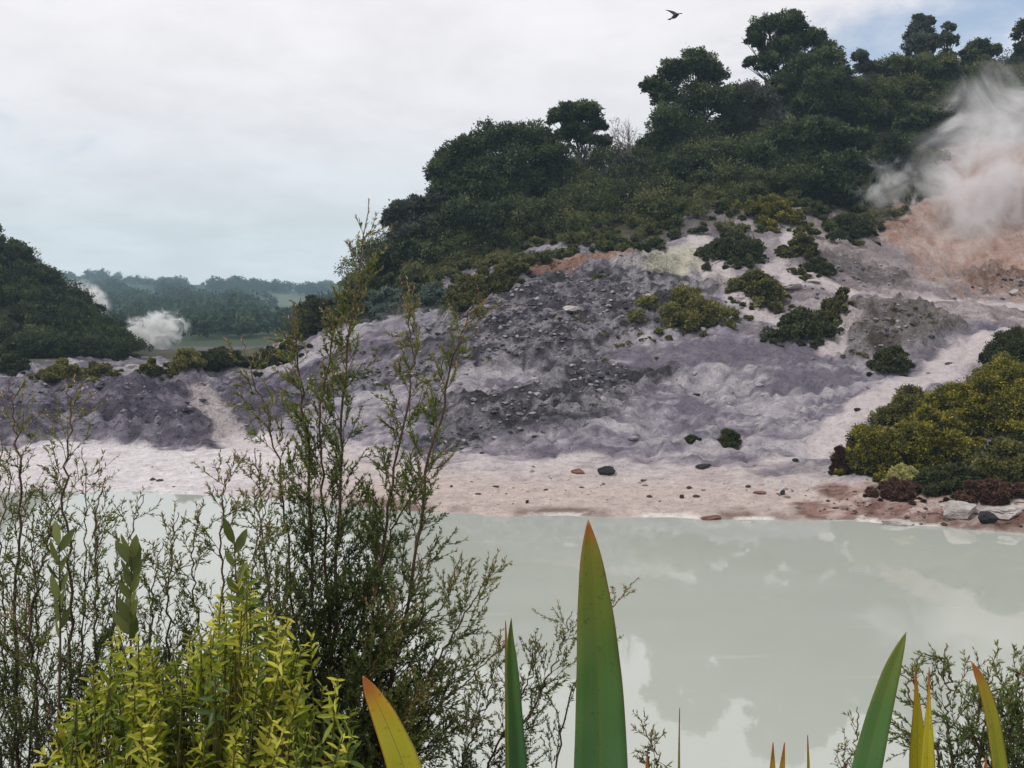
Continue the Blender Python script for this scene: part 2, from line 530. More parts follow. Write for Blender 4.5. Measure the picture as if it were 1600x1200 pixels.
path = np.maximum.reduce([strip([(1640, 480), (1480, 474), (1390, 468), (1310, 452), (1260, 432)], 1.6, 91, 0.35), strip([(1120, 425), (1150, 455), (1190, 485), (1225, 502)], 1.0, 92),
                          strip([(1330, 510), (1310, 530), (1300, 552)], 0.75, 93), strip([(1290, 690), (1345, 640), (1420, 600), (1500, 555), (1600, 520)], 1.15, 94),
                          strip([(310, 600), (335, 630), (345, 665), (380, 700), (430, 690)], 0.75, 95), strip([(930, 398), (980, 415), (1010, 420)], 0.6, 96),
                          strip([(1090, 372), (1110, 400), (1130, 430)], 0.9, 97), zone(1240, 440, 1.6, 1.2, 98), strip([(1240, 360), (1225, 400), (1200, 430)], .7, 100)])
terr = strip([(0, 660), (90, 655), (200, 660), (290, 650)], 0.5, 101)

slope = near * (1 - beach)
lump = fbm(XX / 4.2, YY / 3.4, 3, 4) - 0.5
lump2 = fbm(XX / 1.3, YY / 1.1, 5, 4) - 0.5
rid = fbm(XX / 1.1, YY / 0.9, 9, 4, 0.6, True) - 0.5
ZZ = ZZ + slope * (lump * 1.3 + lump2 * 0.5 * (1 - path * 0.7) + (fbm(XX / 0.6, YY / 0.55, 6, 3, 0.7) - 0.5) * 0.42 * (1 - path * 0.6)) * (1 - 0.5 * green)
rill = fbm(XX / 0.9 + fbm(XX / 3, YY / 3, 151, 3) * 3, YY / 4.5, 152, 4, 0.55, True)
ZZ = ZZ - slope * (1 - green) * sstep(0.62, 0.85, rill) * 0.20
ZZ = ZZ + near * rub * (rid * 0.75 + (fbm(XX / 0.45, YY / 0.42, 12, 3, 0.6) - 0.5) * 0.42)
ZZ = ZZ + near * mound * (rid * 0.95 + (fbm(XX / 2.2, YY / 1.6, 14, 4, 0.6) - 0.5) * 1.0 + (fbm(XX / 0.5, YY / 0.45, 15, 3) - 0.5) * 0.25)
ZZ = ZZ + near * crag * (rid * 1.4 + 0.5)
ZZ = ZZ + near * orange * (rid * 1.0)
ZZ = ZZ + near * redsoil * (fbm(XX / 0.6, YY / 0.5, 18, 4, 0.6) - 0.5) * 0.30
ZZ = ZZ - near * terr * 0.25
ZZ = ZZ + near * beach * (fbm(XX / 1.6, YY / 0.9, 21, 4) - 0.5) * 0.16 * sstep(-0.6, 0.1, ZZ)
ZZ = ZZ + far * (fbm(XX / 90, YY / 90, 23, 4) - 0.5) * np.clip(YY - 150, 0, 600) * 0.045
# the bank the photographer stands on
bank = np.interp(YY + (fbm(XX / 2.5, YY / 2.5, 25, 3) - 0.5) * 0.8, [-30, 0, 2, 3.5, 8, 10, 12], [4.8, 4.4, 4.25, 3.7, 0.1, -0.9, -1.2])
nb = 1 - sstep(11, 13, YY)
ZZ = ZZ * (1 - nb) + (bank + (fbm(XX / 0.9, YY / 0.9, 26, 3) - 0.5) * 0.2) * nb


def c3(*v):
    return np.array(v)


big = fbm(XX / 5.5, YY / 3.0, 171, 6, 0.76)
colr = np.ones(XX.shape + (3,)) * c3(0.235, 0.210, 0.25)


def paint(mask, c):
    global colr
    m = np.clip(mask, 0, 1)[..., None]
    colr = colr * (1 - m) + np.asarray(c) * m


n_a = fbm(XX / 1.8, YY / 1.2, 111, 5, 0.76)
n_b = fbm(XX / 0.6, YY / 0.5, 113, 4, 0.6)
n_c = fbm(XX / 5, YY / 3.5, 115, 4)
n_d = fbm(XX / 2.6, YY / 1.1, 117, 6, 0.74)
n_e = fbm(XX / 0.55, YY / 0.4, 119, 4, 0.65)
paint(sstep(0.50, 0.66, n_a) * 0.7 * slope, (0.32, 0.285, 0.345))
paint(sstep(0.53, 0.64, n_d) * 0.65 * slope, (0.40, 0.37, 0.385))
paint(sstep(0.46, 0.34, n_d) * 0.7 * slope, (0.12, 0.107, 0.14))
paint(sstep(0.64, 0.82, rill) * 0.45 * slope, (0.11, 0.095, 0.13))
paint(sstep(0.60, 0.70, n_e) * 0.6 * slope, (0.46, 0.43, 0.43))
paint(sstep(0.40, 0.30, n_e) * 0.7 * slope, (0.07, 0.062, 0.08))  # dark specks: small stones and painted-in shadows
paint(sstep(0.52, 0.36, n_a) * 0.0 + sstep(0.54, 0.30, n_b) * 0.45 * slope, (0.17, 0.15, 0.20))
leftw = 1 - sstep(-11, -4, XX)
paint(beach * near, c3(0.47, 0.42, 0.42))
paint(beach * near * leftw * 0.85, c3(0.60, 0.56, 0.575))
paint(beach * near * (1 - leftw) * (1 - sstep(0.25, 0.75, ZZ + (n_c - 0.5) * 0.5)) * 0.85, c3(0.455, 0.37, 0.335))
paint(beach * near * sstep(0.52, 0.7, n_b) * 0.4, c3(0.30, 0.25, 0.25))
paint(slope * sstep(0.52, 0.44, big) * 0.8, (0.115, 0.10, 0.13))
paint(slope * sstep(0.56, 0.64, big) * 0.55, (0.40, 0.37, 0.39))
paint(mound * 0.9, (0.135, 0.118, 0.155))
paint(mound * sstep(0.50, 0.66, n_a) * 0.8, (0.27, 0.24, 0.31))
paint(mound * sstep(0.52, 0.44, n_b) * 0.6, (0.055, 0.047, 0.068))
paint(mound * sstep(0.55, 0.62, n_d) * 0.7, (0.31, 0.285, 0.33))
paint(terr * 0.8, (0.42, 0.39, 0.43))
paint(rub * 0.75, (0.17, 0.152, 0.185))
n_f = fbm(XX / 1.2, YY / 0.7, 161, 5, 0.65)
paint(rub * sstep(0.52, 0.42, n_f) * 0.8, (0.055, 0.05, 0.065))
paint(rub * sstep(0.50, 0.62, n_b) * 0.9, (0.33, 0.31, 0.34))
paint(rub * sstep(0.48, 0.41, big) * 0.65, (0.06, 0.055, 0.07))
paint(rub * sstep(0.57, 0.63, big) * 0.6, (0.36, 0.335, 0.36))
paint(rub * sstep(0.49, 0.38, n_b) * 0.9, (0.05, 0.047, 0.055))
paint(crag * 0.85, (0.26, 0.23, 0.22))
paint(crag * sstep(0.50, 0.38, n_b), (0.09, 0.075, 0.06))
paint(path * 0.85, (0.46, 0.405, 0.405))
warm = sstep(8, 24, XX) * (YY > 50)
paint(warm * 0.6 * slope * (1 - path), (0.27, 0.225, 0.22))
paint(warm * 0.6 * slope * (1 - path) * sstep(0.5, 0.4, n_a), (0.16, 0.13, 0.125))
paint(warm * 0.6 * slope * (1 - path) * sstep(0.55, 0.66, n_d), (0.42, 0.36, 0.35))
paint(orange * 0.95, (0.345, 0.24, 0.20))
paint(orange * sstep(0.5, 0.62, n_a) * 0.7, (0.40, 0.30, 0.265))
paint(orange * sstep(0.50, 0.36, n_b) * 0.7, (0.26, 0.135, 0.095))
paint(rust * 0.9, (0.33, 0.19, 0.14))
paint(sulph * 0.7, (0.50, 0.48, 0.36))
paint(redsoil * 0.85, (0.19, 0.10, 0.08))
paint(redsoil * sstep(0.54, 0.66, n_b) * 0.8, (0.46, 0.37, 0.34))
paint(redsoil * sstep(0.48, 0.36, n_b) * 0.7, (0.09, 0.045, 0.035))
# undercut wet edge along the shore
edge = near * sstep(-0.02, 0.03, ZZ) * (1 - sstep(0.09, 0.16, ZZ + (n_b - 0.5) * 0.08)) * (1 - leftw)
paint(edge * sstep(0.42, 0.58, fbm(XX / 1.4, YY * 0 + 3, 121, 4)) * 0.85, (0.13, 0.085, 0.065))
paint(near * sstep(-0.1, -0.01, ZZ) * (1 - sstep(0.03, 0.06, ZZ)) * sstep(0.52, 0.6, fbm(XX / 1.1, YY / 2, 123, 4)) * sstep(-2, 3, XX), (0.62, 0.58, 0.54))
paint(green * near * 0.95, (0.065, 0.062, 0.035))
paint(green * near * sstep(0.5, 0.65, n_a) * 0.5, (0.15, 0.12, 0.07))
paint(far, (0.035, 0.058, 0.034))
fieldn = fbm(XX / 130, YY / 200, 131, 3)
paint(far * sstep(0.52, 0.60, fieldn) * 0.8, (0.055, 0.075, 0.04))
gf = ground_at(440, 474)
paint(far * (1 - sstep(0.6, 1.15, np.hypot((XX - gf[0]) / 75, (YY - gf[1]) / 130) + (fbm(XX / 60, YY / 60, 133, 3) - 0.5) * 0.5)), (0.10, 0.125, 0.08))
paint(sstep(-0.30, -0.42, UU) * sstep(1, 3, YY - yline(UU)) * sstep(60, 66, YY) * (1 - sstep(125, 160, YY)), (0.035, 0.04, 0.02))
paint(nb * 0.95, (0.07, 0.058, 0.035))

ny, nx = XX.shape
me = bpy.data.meshes.new('terrain')
V = np.stack([XX, YY, ZZ], -1).reshape(-1, 3)
idx = np.arange(ny * nx).reshape(ny, nx)
Q = np.stack([idx[:-1, :-1], idx[:-1, 1:], idx[1:, 1:], idx[1:, :-1]], -1).reshape(-1, 4)
me.vertices.add(len(V))
me.vertices.foreach_set('co', V.astype(np.float32).ravel())
me.loops.add(len(Q) * 4)
me.loops.foreach_set('vertex_index', Q.astype(np.int32).ravel())
me.polygons.add(len(Q))
me.polygons.foreach_set('loop_start', np.arange(0, len(Q) * 4, 4, dtype=np.int32))
me.polygons.foreach_set('loop_total', np.full(len(Q), 4, np.int32))
me.polygons.foreach_set('use_smooth', np.ones(len(Q), bool))
ca = me.attributes.new('soil', 'FLOAT_COLOR', 'POINT')
ca.data.foreach_set('color', np.concatenate([colr, np.ones(XX.shape + (1,))], -1).astype(np.float32).ravel())
grit = np.clip(0.55 - path * 0.2 - beach * 0.02 + rub * 0.65 + mound * 0.4 + crag * 0.5 - beach * 0.1, 0.2, 1.0)
ga = me.attributes.new('grit', 'FLOAT', 'POINT')
ga.data.foreach_set('value', grit.astype(np.float32).ravel())
me.update(calc_edges=True)
mt, k, b, o = principled('ground_soil', 0.95, 0.15)
tc = k.n('ShaderNodeNewGeometry').outputs['Position']
soil = k.n('ShaderNodeAttribute', attribute_name='soil').outputs['Color']
gr = k.n('ShaderNodeAttribute', attribute_name='grit').outputs['Fac']
n1 = k.noise(tc, 3.0, 8, 0.68)
n2 = k.noise(tc, 14.0, 6, 0.65)
vo = k.n('ShaderNodeTexVoronoi', {'Vector': tc, 'Scale': 3.4, 'Randomness': 1.0}).outputs[0]
mul = k.maprange(k.math('ADD', k.math('MULTIPLY', n1, 0.55), k.math('MULTIPLY', n2, 0.45)), 0.34, 0.66, 0.0, 1.0, False)
lo = k.math('SUBTRACT', 0.86, k.math('MULTIPLY', gr, 0.42))
hi = k.math('ADD', 1.08, k.math('MULTIPLY', gr, 0.40))
fac = k.math('ADD', k.math('MULTIPLY', mul, k.math('SUBTRACT', hi, lo)), lo)
n3 = k.noise(tc, 5.5, 6, 0.72)
n4 = k.noise(tc, 7.0, 5, 0.7, 0.6)
fac = k.math('MULTIPLY', fac, k.maprange(n3, 0.38, 0.46, k.math('SUBTRACT', 1.0, k.math('MULTIPLY', gr, 0.62)), 1.0))
fac = k.math('MULTIPLY', fac, k.maprange(n4, 0.60, 0.68, 1.0, k.math('ADD', 1.0, k.math('MULTIPLY', gr, 0.7))))
fc = k.n('ShaderNodeCombineXYZ', {0: fac, 1: fac, 2: fac}).outputs[0]
k.t.links.new(k.mix(1.0, soil, fc, 'MULTIPLY'), b.inputs['Base Color'])
hgt = k.math('ADD', k.math('MULTIPLY', n1, 1.0), k.math('ADD', k.math('MULTIPLY', n2, 0.4), k.math('ADD', k.math('MULTIPLY', n3, 0.8), k.math('MULTIPLY', vo, 0.35))))
bp = k.n('ShaderNodeBump', {'Strength': k.math('MULTIPLY', gr, 1.0), 'Distance': 0.32, 'Height': hgt})
k.t.links.new(bp.outputs[0], b.inputs['Normal'])
me.materials.append(mt)
terrain = bpy.data.objects.new('terrain', me)
COL.objects.link(terrain)
tag(terrain, 'grey lilac geothermal hillside with pale shore around the milky lake', 'terrain', kind='structure')

# ------------------------------------------------------------------ lake water
mb = MB()
gx, gy = np.linspace(-90, 90, 61), np.linspace(4, 46, 43)
GX, GY = np.meshgrid(gx, gy)
i2 = np.arange(GX.size).reshape(GX.shape)
mb.add(np.stack([GX, GY, GX * 0], -1).reshape(-1, 3), np.stack([i2[:-1, :-1], i2[:-1, 1:], i2[1:, 1:], i2[1:, :-1]], -1).reshape(-1, 4))
mw, k, b, o = principled('milky_water', 0.02, 0.5)
tc = k.n('ShaderNodeNewGeometry').outputs['Position']
nw = k.noise(tc, 0.12, 4, 0.5, 0.8)
nw2 = k.noise(tc, 0.9, 5, 0.6, 0.5)
wc = k.mix(k.maprange(nw, 0.35, 0.65), (0.385, 0.412, 0.37), (0.415, 0.435, 0.395))
sx = k.n('ShaderNodeSeparateXYZ', {0: tc})
streak = k.noise(k.n('ShaderNodeCombineXYZ', {0: k.math('MULTIPLY', sx.outputs[0], 0.35), 1: k.math('MULTIPLY', sx.outputs[1], 1.6), 2: 0.0}).outputs[0], 1.0, 6, 0.62, 0.6)
wc = k.mix(k.maprange(streak, 0.60, 0.74, 0, 0.45), wc, (0.50, 0.51, 0.47))
fleck = k.noise(k.n('ShaderNodeCombineXYZ', {0: k.math('MULTIPLY', sx.outputs[0], 2.2), 1: k.math('MULTIPLY', sx.outputs[1], 6.0), 2: 4.0}).outputs[0], 1.0, 5, 0.7, 0.8)
clus = k.maprange(k.noise(tc, 0.35, 3, 0.5), 0.52, 0.66)
wc = k.mix(k.math('MULTIPLY', k.maprange(fleck, 0.66, 0.72, 0, 0.7), clus), wc, (0.55, 0.51, 0.47))
k.t.links.new(wc, b.inputs['Base Color'])
b.inputs['IOR'].default_value = 1.48
bp = k.n('ShaderNodeBump', {'Strength': 0.022, 'Distance': 0.04, 'Height': k.noise(tc, 2.2, 4, 0.55)})
k.t.links.new(bp.outputs[0], b.inputs['Normal'])
water = mb.build('lake_water', mw)
tag(water, 'milky grey green lake water mirroring the hill and sky', 'water', kind='structure')


# ------------------------------------------------------------------ crowns and bushes
def crown(mb, lobes, leaf=0.3, sub=22, per=55, tint0=0.4, spread=0.25, flat=0.85, sub_r=0.36, top_light=0.2):
    """lobes: list of (centre, radius); leaves sit in clumps over each lobe"""
    for c, r in lobes:
        c = np.asarray(c, float)
        m = max(5, int(sub))
        d = rand_unit(m)
        d[:, 2] = np.where(d[:, 2] < -0.45, -d[:, 2], d[:, 2])
        sc = c + d * r * RNG.uniform(0.55, 0.95, (m, 1)) * np.array([1, 1, flat])
        st = tint0 + RNG.normal(0, spread * 0.5, m) + top_light * d[:, 2]  # upward clumps tinted lighter, lower ones darker: light from above put into the colour
        n = int(per)
        dd = rand_unit(m * n)
        rr = RNG.uniform(0.25, 1.0, (m * n, 1)) ** 0.6
        cs = np.repeat(sc, n, 0)
        p = cs + dd * rr * r * sub_r * np.array([1, 1, flat]) * np.where(RNG.uniform(size=(m * n, 1)) < 0.10, RNG.uniform(1.1, 1.7, (m * n, 1)), RNG.uniform(0.7, 1.15, (m * n, 1)))
        out = unit((p - c))
        ax = unit(dd + out * 0.6 + rand_unit(m * n) * 0.8)
        nr = unit(out * 0.9 + dd * 0.5 + rand_unit(m * n) * 0.7 + np.array([0, 0, 0.35]))
        t = np.repeat(st, n) + RNG.normal(0, spread * 0.35, m * n)
        L = leaf * RNG.uniform(0.6, 1.3, m * n)
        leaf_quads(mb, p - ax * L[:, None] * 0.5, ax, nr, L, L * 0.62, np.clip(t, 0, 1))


def tree(name, label, cat, group, Y, base_px, lobes_px, mat=None, leaf=0.22, tint=0.42, sub=24, per=85, flat=0.85, base_dy=0.0, trunk_r=0.22, extra=None):
    """lobes_px: (column, row, radius in pixels[, depth offset m]) of the crown's masses"""
    mat = mat or M_TREE
    bx = (base_px - CX) / F * Y
    base = np.array([bx, Y, float(hz(bx, Y)) - 0.15])
    root = empty(name, base, label, cat, group)
    lobes = []
    for q in lobes_px:
        r = q[2] / F * Y
        dy = q[3] if len(q) > 3 else RNG.uniform(-0.5, 0.5) * r
        c = P(q[0], q[1], Y)
        c[1] += dy
        lobes.append((c, r))
        # masses behind and in front give the crown its depth
    mbc = MB()
    full = list(lobes)
    for c, r in lobes:
        for sgn in (-1, 1)[:1 if r < 1.2 else 2]:
            full.append((c + np.array([RNG.uniform(-.2, .2) * r, sgn * r * 0.75, RNG.uniform(-0.25, 0.0) * r]), r * 0.8))
    crown(mbc, full, leaf, sub, per, tint, flat=flat, top_light=0.34, spread=0.36, sub_r=0.32)
    mbt = MB()
    top = max(lobes, key=lambda l: l[0][2])[0]
    mid = np.mean([l[0] for l in lobes], 0)
    fork = base * 0.45 + mid * 0.55
    fork[0] += RNG.uniform(-.2, .2)
    tube(mbt, smooth_path([base, base * 0.6 + fork * 0.4 + np.array([RNG.uniform(-.15, .15), 0, 0]), fork, mid * 0.4 + top * 0.6], 14),
         np.linspace(trunk_r, trunk_r * 0.25, len(smooth_path([base, base, fork, top], 14))), 7)
    for c, r in lobes:
        s = base * (1 - (q := RNG.uniform(0.30, 0.5))) + mid * q
        b2 = s * 0.5 + c * 0.5 + np.array([0, 0, -0.12 * r])
        pth = smooth_path([s, b2, c + (c - s) * 0.12], 8)
        tube(mbt, pth, np.linspace(trunk_r * 0.5, 0.03, len(pth)), 5)
        for _ in range(6):
            e = c + rand_unit(1)[0] * r * RNG.uniform(0.7, 1.18) * np.array([1, 1, .9])
            pth = smooth_path([b2, (b2 + e) / 2 + RNG.normal(0, 0.1, 3), e], 6)
            tube(mbt, pth, np.linspace(trunk_r * 0.22, 0.02, len(pth)), 4)
    mbt.build('trunk', M_TRUNK, root)
    mbc.build('crown', mat, root)
    return root


def bush(name, label, cat, group, px, py, wpx, hpx, mat, leaf=0.16, tint=0.45, nl=7, sub=16, per=46, lean=0.0, Y=None, dscale=0.8, flat=0.85, spiky=0.0):
    """bush whose foot is seen at (px, py), wpx wide and hpx tall in photograph pixels"""
    if Y is None:
        g = ground_at(px, py)
    else:
        x = (px - CX) / F * Y
        g = np.array([x, Y, float(hz(x, Y))])
    s = g[1] / F
    w, h = wpx * s, hpx * s
    root = empty(name, g - np.array([0, 0, 0.03]), label, cat, group)
    lobes = []
    nl = int(nl * 2.2)
    ph = RNG.uniform(0, 6.28)
    for i in range(nl):
        a = i * 2.39996 + ph
        q = math.sqrt((i + 0.4) / nl) * RNG.uniform(0.75, 1.05) * (1 + 0.22 * math.sin(2 * a + ph) + 0.15 * math.sin(3 * a))
        ox, oy = math.cos(a) * q * w * 0.46, math.sin(a) * q * w * 0.46 * dscale
        r = min(w * 0.9, h * 1.7) * RNG.uniform(0.13, 0.25)
        top = h * (1 - 0.62 * min(1, q * q)) * RNG.uniform(0.72, 1.05)
        zz = max(top - r * flat, r * 0.3)
        gz = float(hz(g[0] + ox, g[1] + oy))
        lobes.append((np.array([g[0] + ox + lean * zz, g[1] + oy, gz + zz]), r))
        if RNG.uniform() < 0.55:
            # low sprays creeping out over the soil
            e = RNG.uniform(0.9, 1.35)
            ex, ey = g[0] + math.cos(a + .5) * e * w * 0.46, g[1] + math.sin(a + .5) * e * w * 0.46 * dscale
            lobes.append((np.array([ex, ey, float(hz(ex, ey)) + r * 0.12]), r * RNG.uniform(0.25, 0.5)))
        if zz > r * 1.1:
            lobes.append((np.array([g[0] + ox * 0.95, g[1] + oy * 0.95, gz + zz * 0.4]), r * 1.1))
    mbc = MB()
    crown(mbc, lobes, leaf, sub, per, tint, flat=flat, sub_r=0.42, top_light=0.36, spread=0.4)
    mbt = MB()
    for c, r in lobes:
        pth = smooth_path([g + RNG.normal(0, 0.03, 3) * np.array([1, 1, 0]) - np.array([0, 0, 0.05]), g * 0.5 + c * 0.5 + RNG.normal(0, 0.06, 3), c + np.array([0, 0, r * 0.4])], 6)
        tube(mbt, pth, np.linspace(0.035, 0.008, len(pth)) * (1 if w > 0.8 else 0.4), 4)
    mbt.build('stems', M_TRUNK, root)
    mbc.build('foliage', mat, root)
    return root


G_TREES = 'trees along the hill crest'
tree('broad_tree', 'dark round-topped tree in the dense clump left of the small umbrella-topped tree', 'tree', G_TREES, 80, 810,
     [(765, 222, 36), (800, 215, 34), (840, 222, 38), (868, 250, 34), (800, 262, 48), (850, 290, 44), (760, 280, 46), (810, 310, 46), (880, 300, 36)], tint=0.36)
tree('broad_tree', 'domed tree on the left shoulder of the dense dark clump', 'tree', G_TREES, 78, 715,
     [(705, 248, 34), (728, 235, 26), (690, 272, 26), (735, 270, 40), (710, 300, 38), (755, 305, 44)], tint=0.44)
tree('broad_tree', 'low grey-green tree at the clump foot, above the manuka tip', 'tree', G_TREES, 76, 640,
     [(630, 335, 26), (655, 325, 26), (680, 318, 28), (640, 362, 32), (675, 355, 38), (612, 345, 16), (620, 385, 24)], M_TREE_GREY, tint=0.32)
tree('broad_tree', 'shaded dark tree low in front of the dense clump', 'tree', G_TREES, 73, 770,
     [(720, 345, 40), (770, 350, 44), (820, 350, 44), (865, 345, 40), (700, 375, 30), (790, 380, 34), (840, 375, 30)], tint=0.24)
tree('broad_tree', 'squat dark tree at the left end of the clump above the bare ground', 'tree', G_TREES, 72, 640,
     [(610, 405, 22), (640, 398, 26), (675, 395, 28), (590, 418, 16), (705, 400, 24), (655, 420, 18)], tint=0.26)
tree('umbrella_tree', 'small umbrella-topped tree standing alone against the sky on bare trunks', 'tree', G_TREES, 84, 908,
     [(890, 178, 27), (915, 180, 27), (872, 185, 20), (935, 198, 17), (900, 205, 26), (945, 222, 13), (918, 222, 17), (880, 210, 14)], tint=0.46, trunk_r=0.2, flat=0.75)
tree('broad_tree', 'big spreading tree with a bough jutting left, second tallest on the crest', 'tree', G_TREES, 85, 1085,
     [(1085, 108, 34), (1050, 115, 26), (1112, 118, 26), (1018, 132, 17), (1040, 145, 24), (1080, 160, 46), (1120, 165, 36), (1045, 195, 40), (1090, 215, 48), (1020, 225, 24), (1140, 150, 18), (1060, 240, 40)], tint=0.40)
tree('broad_tree', 'tallest tree on the crest with a flat domed top', 'tree', G_TREES, 88, 1235,
     [(1200, 42, 28), (1235, 40, 28), (1265, 60, 26), (1180, 62, 18), (1225, 75, 34), (1290, 80, 24), (1172, 98, 12), (1200, 100, 22), (1250, 110, 36), (1215, 140, 30)], tint=0.42, flat=0.8)
tree('broad_tree', 'bright green round tree leaning on the right side of the tallest tree', 'tree', G_TREES, 86, 1290,
     [(1290, 100, 34), (1305, 125, 26), (1275, 140, 40), (1300, 160, 34), (1250, 165, 34)], tint=0.50)
tree('broad_tree', 'dull green tree filling the dip between the two tallest trees', 'tree', G_TREES, 84, 1180,
     [(1165, 150, 28), (1190, 165, 32), (1150, 185, 34), (1200, 200, 40), (1140, 165, 18)], M_TREE_GREY, tint=0.30)
tree('columnar_tree', 'upright grey columnar tree on the right skyline', 'tree', G_TREES, 97, 1440,
     [(1440, 45, 20), (1432, 72, 20), (1450, 75, 20), (1440, 105, 26), (1436, 30, 9), (1452, 34, 9)], M_TREE_GREY, tint=0.40, flat=1.0)
tree('small_tree', 'slim thin-crowned tree just right of the grey columnar tree', 'tree', G_TREES, 97, 1480,
     [(1480, 45, 11), (1474, 62, 13), (1486, 66, 12), (1480, 88, 15)], M_TREE_GREY, tint=0.45, sub=14, per=40)
tree('small_tree', 'small pointed tree on the skyline right of the bright green tree', 'tree', G_TREES, 95, 1352,
     [(1345, 88, 13), (1352, 105, 16), (1370, 110, 15), (1355, 135, 22), (1380, 130, 18)], M_TREE_GREY, tint=0.42)
tree('broad_tree', 'low round tree on the skyline above the big steam plume', 'tree', G_TREES, 96, 1530,
     [(1528, 78, 20), (1545, 85, 18), (1512, 90, 16), (1530, 105, 28)], tint=0.5)
tree('broad_tree', 'dark tree cut by the right edge of the photo, top corner', 'tree', G_TREES, 92, 1610,
     [(1612, 40, 22), (1600, 72, 14), (1618, 85, 26), (1595, 100, 16)], tint=0.36)
tree('broad_tree', 'brownish tree below the grey columnar tree on the skyline', 'tree', G_TREES, 93, 1430,
     [(1400, 105, 26), (1440, 112, 28), (1475, 105, 24), (1415, 140, 34), (1460, 142, 36), (1380, 140, 24), (1500, 120, 22)], M_SCRUB, tint=0.55)
tree('broad_tree', 'brownish tree on the bank right behind the top of the big steam plume', 'tree', G_TREES, 90, 1560,
     [(1530, 125, 28), (1570, 130, 30), (1600, 125, 26), (1550, 155, 30), (1500, 150, 26), (1590, 165, 30), (1620, 150, 26)], M_SCRUB, tint=0.45)
tree('broad_tree', 'olive tree below the small pointed skyline tree', 'tree', G_TREES, 90, 1350,
     [(1340, 145, 28), (1375, 160, 32), (1350, 180, 36), (1400, 185, 36), (1320, 175, 28)], M_SCRUB, tint=0.5)
tree('broad_tree', 'dark tree at the left edge of the big steam plume', 'tree', G_TREES, 83, 1440,
     [(1440, 185, 28), (1465, 190, 22), (1420, 200, 26), (1450, 215, 26)], tint=0.26)
tree('broad_tree', 'dark drooping tree between the big plume and the small grey steam', 'tree', G_TREES, 76, 1440,
     [(1400, 235, 32), (1425, 255, 26), (1375, 255, 28), (1448, 280, 20), (1440, 305, 22), (1460, 300, 12)], tint=0.22)
tree('broad_tree', 'very dark round tree above the left end of the small grey steam', 'tree', G_TREES, 74, 1300,
     [(1290, 270, 34), (1320, 260, 30), (1265, 290, 32), (1310, 300, 36), (1285, 318, 22)], tint=0.24)
tree('broad_tree', 'mid green tree under the bright green leaning tree', 'tree', G_TREES, 80, 1250,
     [(1230, 215, 34), (1270, 210, 34), (1300, 215, 28), (1245, 245, 36), (1340, 220, 28)], tint=0.34)
tree('broad_tree', 'shaded tree below the big spreading tree', 'tree', G_TREES, 78, 1090,
     [(1060, 265, 32), (1100, 260, 36), (1140, 245, 34), (1030, 275, 24), (1180, 250, 34), (1120, 290, 30)], tint=0.30)
tree('broad_tree', 'pale green tree low in the saddle beside the bare twiggy tree', 'tree', G_TREES, 80, 985,
     [(975, 255, 18), (1000, 262, 20), (955, 275, 22), (985, 290, 24)], M_TREE_GREY, tint=0.42)


def bare_tree(Y, px, py_top):
    x = (px - CX) / F * Y
    base = np.array([x, Y, float(hz(x, Y)) - 0.1])
    root = empty('bare_tree', base, 'bare twiggy tree in the saddle right of the umbrella-topped tree', 'tree', G_TREES)
    top = P(px, py_top, Y)
    m = MB()
    H = top[2] - base[2]

    def rec(p, d, L, r, depth):
        q = p + d * L
        pth = smooth_path([p, (p + q) / 2 + RNG.normal(0, 0.05 * L, 3), q], 5)
        tube(m, pth, np.linspace(r, r * 0.6, len(pth)), 4)
        if depth == 0:
            return
        for _ in range(3):
            nd = unit(d + RNG.normal(0, 0.45, 3) + np.array([0, 0, 0.15]))
            rec(p + d * L * RNG.uniform(0.6, 1.0), nd, L * RNG.uniform(0.55, 0.75), r * 0.55, depth - 1)
    for sx_ in (-0.2, 0.15, 0.02):
        rec(base, unit(np.array([sx_, RNG.uniform(-.15, .15), 1])), H * 0.45, 0.075, 4)
    m.build('trunk', M_TWIG_PALE, root)
    lv = MB()
    crown(lv, [(top + np.array([RNG.uniform(-1, 1), RNG.uniform(-.5, .5), RNG.uniform(-H * .5, 0)]), 0.7) for _ in range(6)], 0.12, 5, 7, 0.5)
    lv.build('crown', M_TREE_GREY, root)


bare_tree(82, 980, 185)

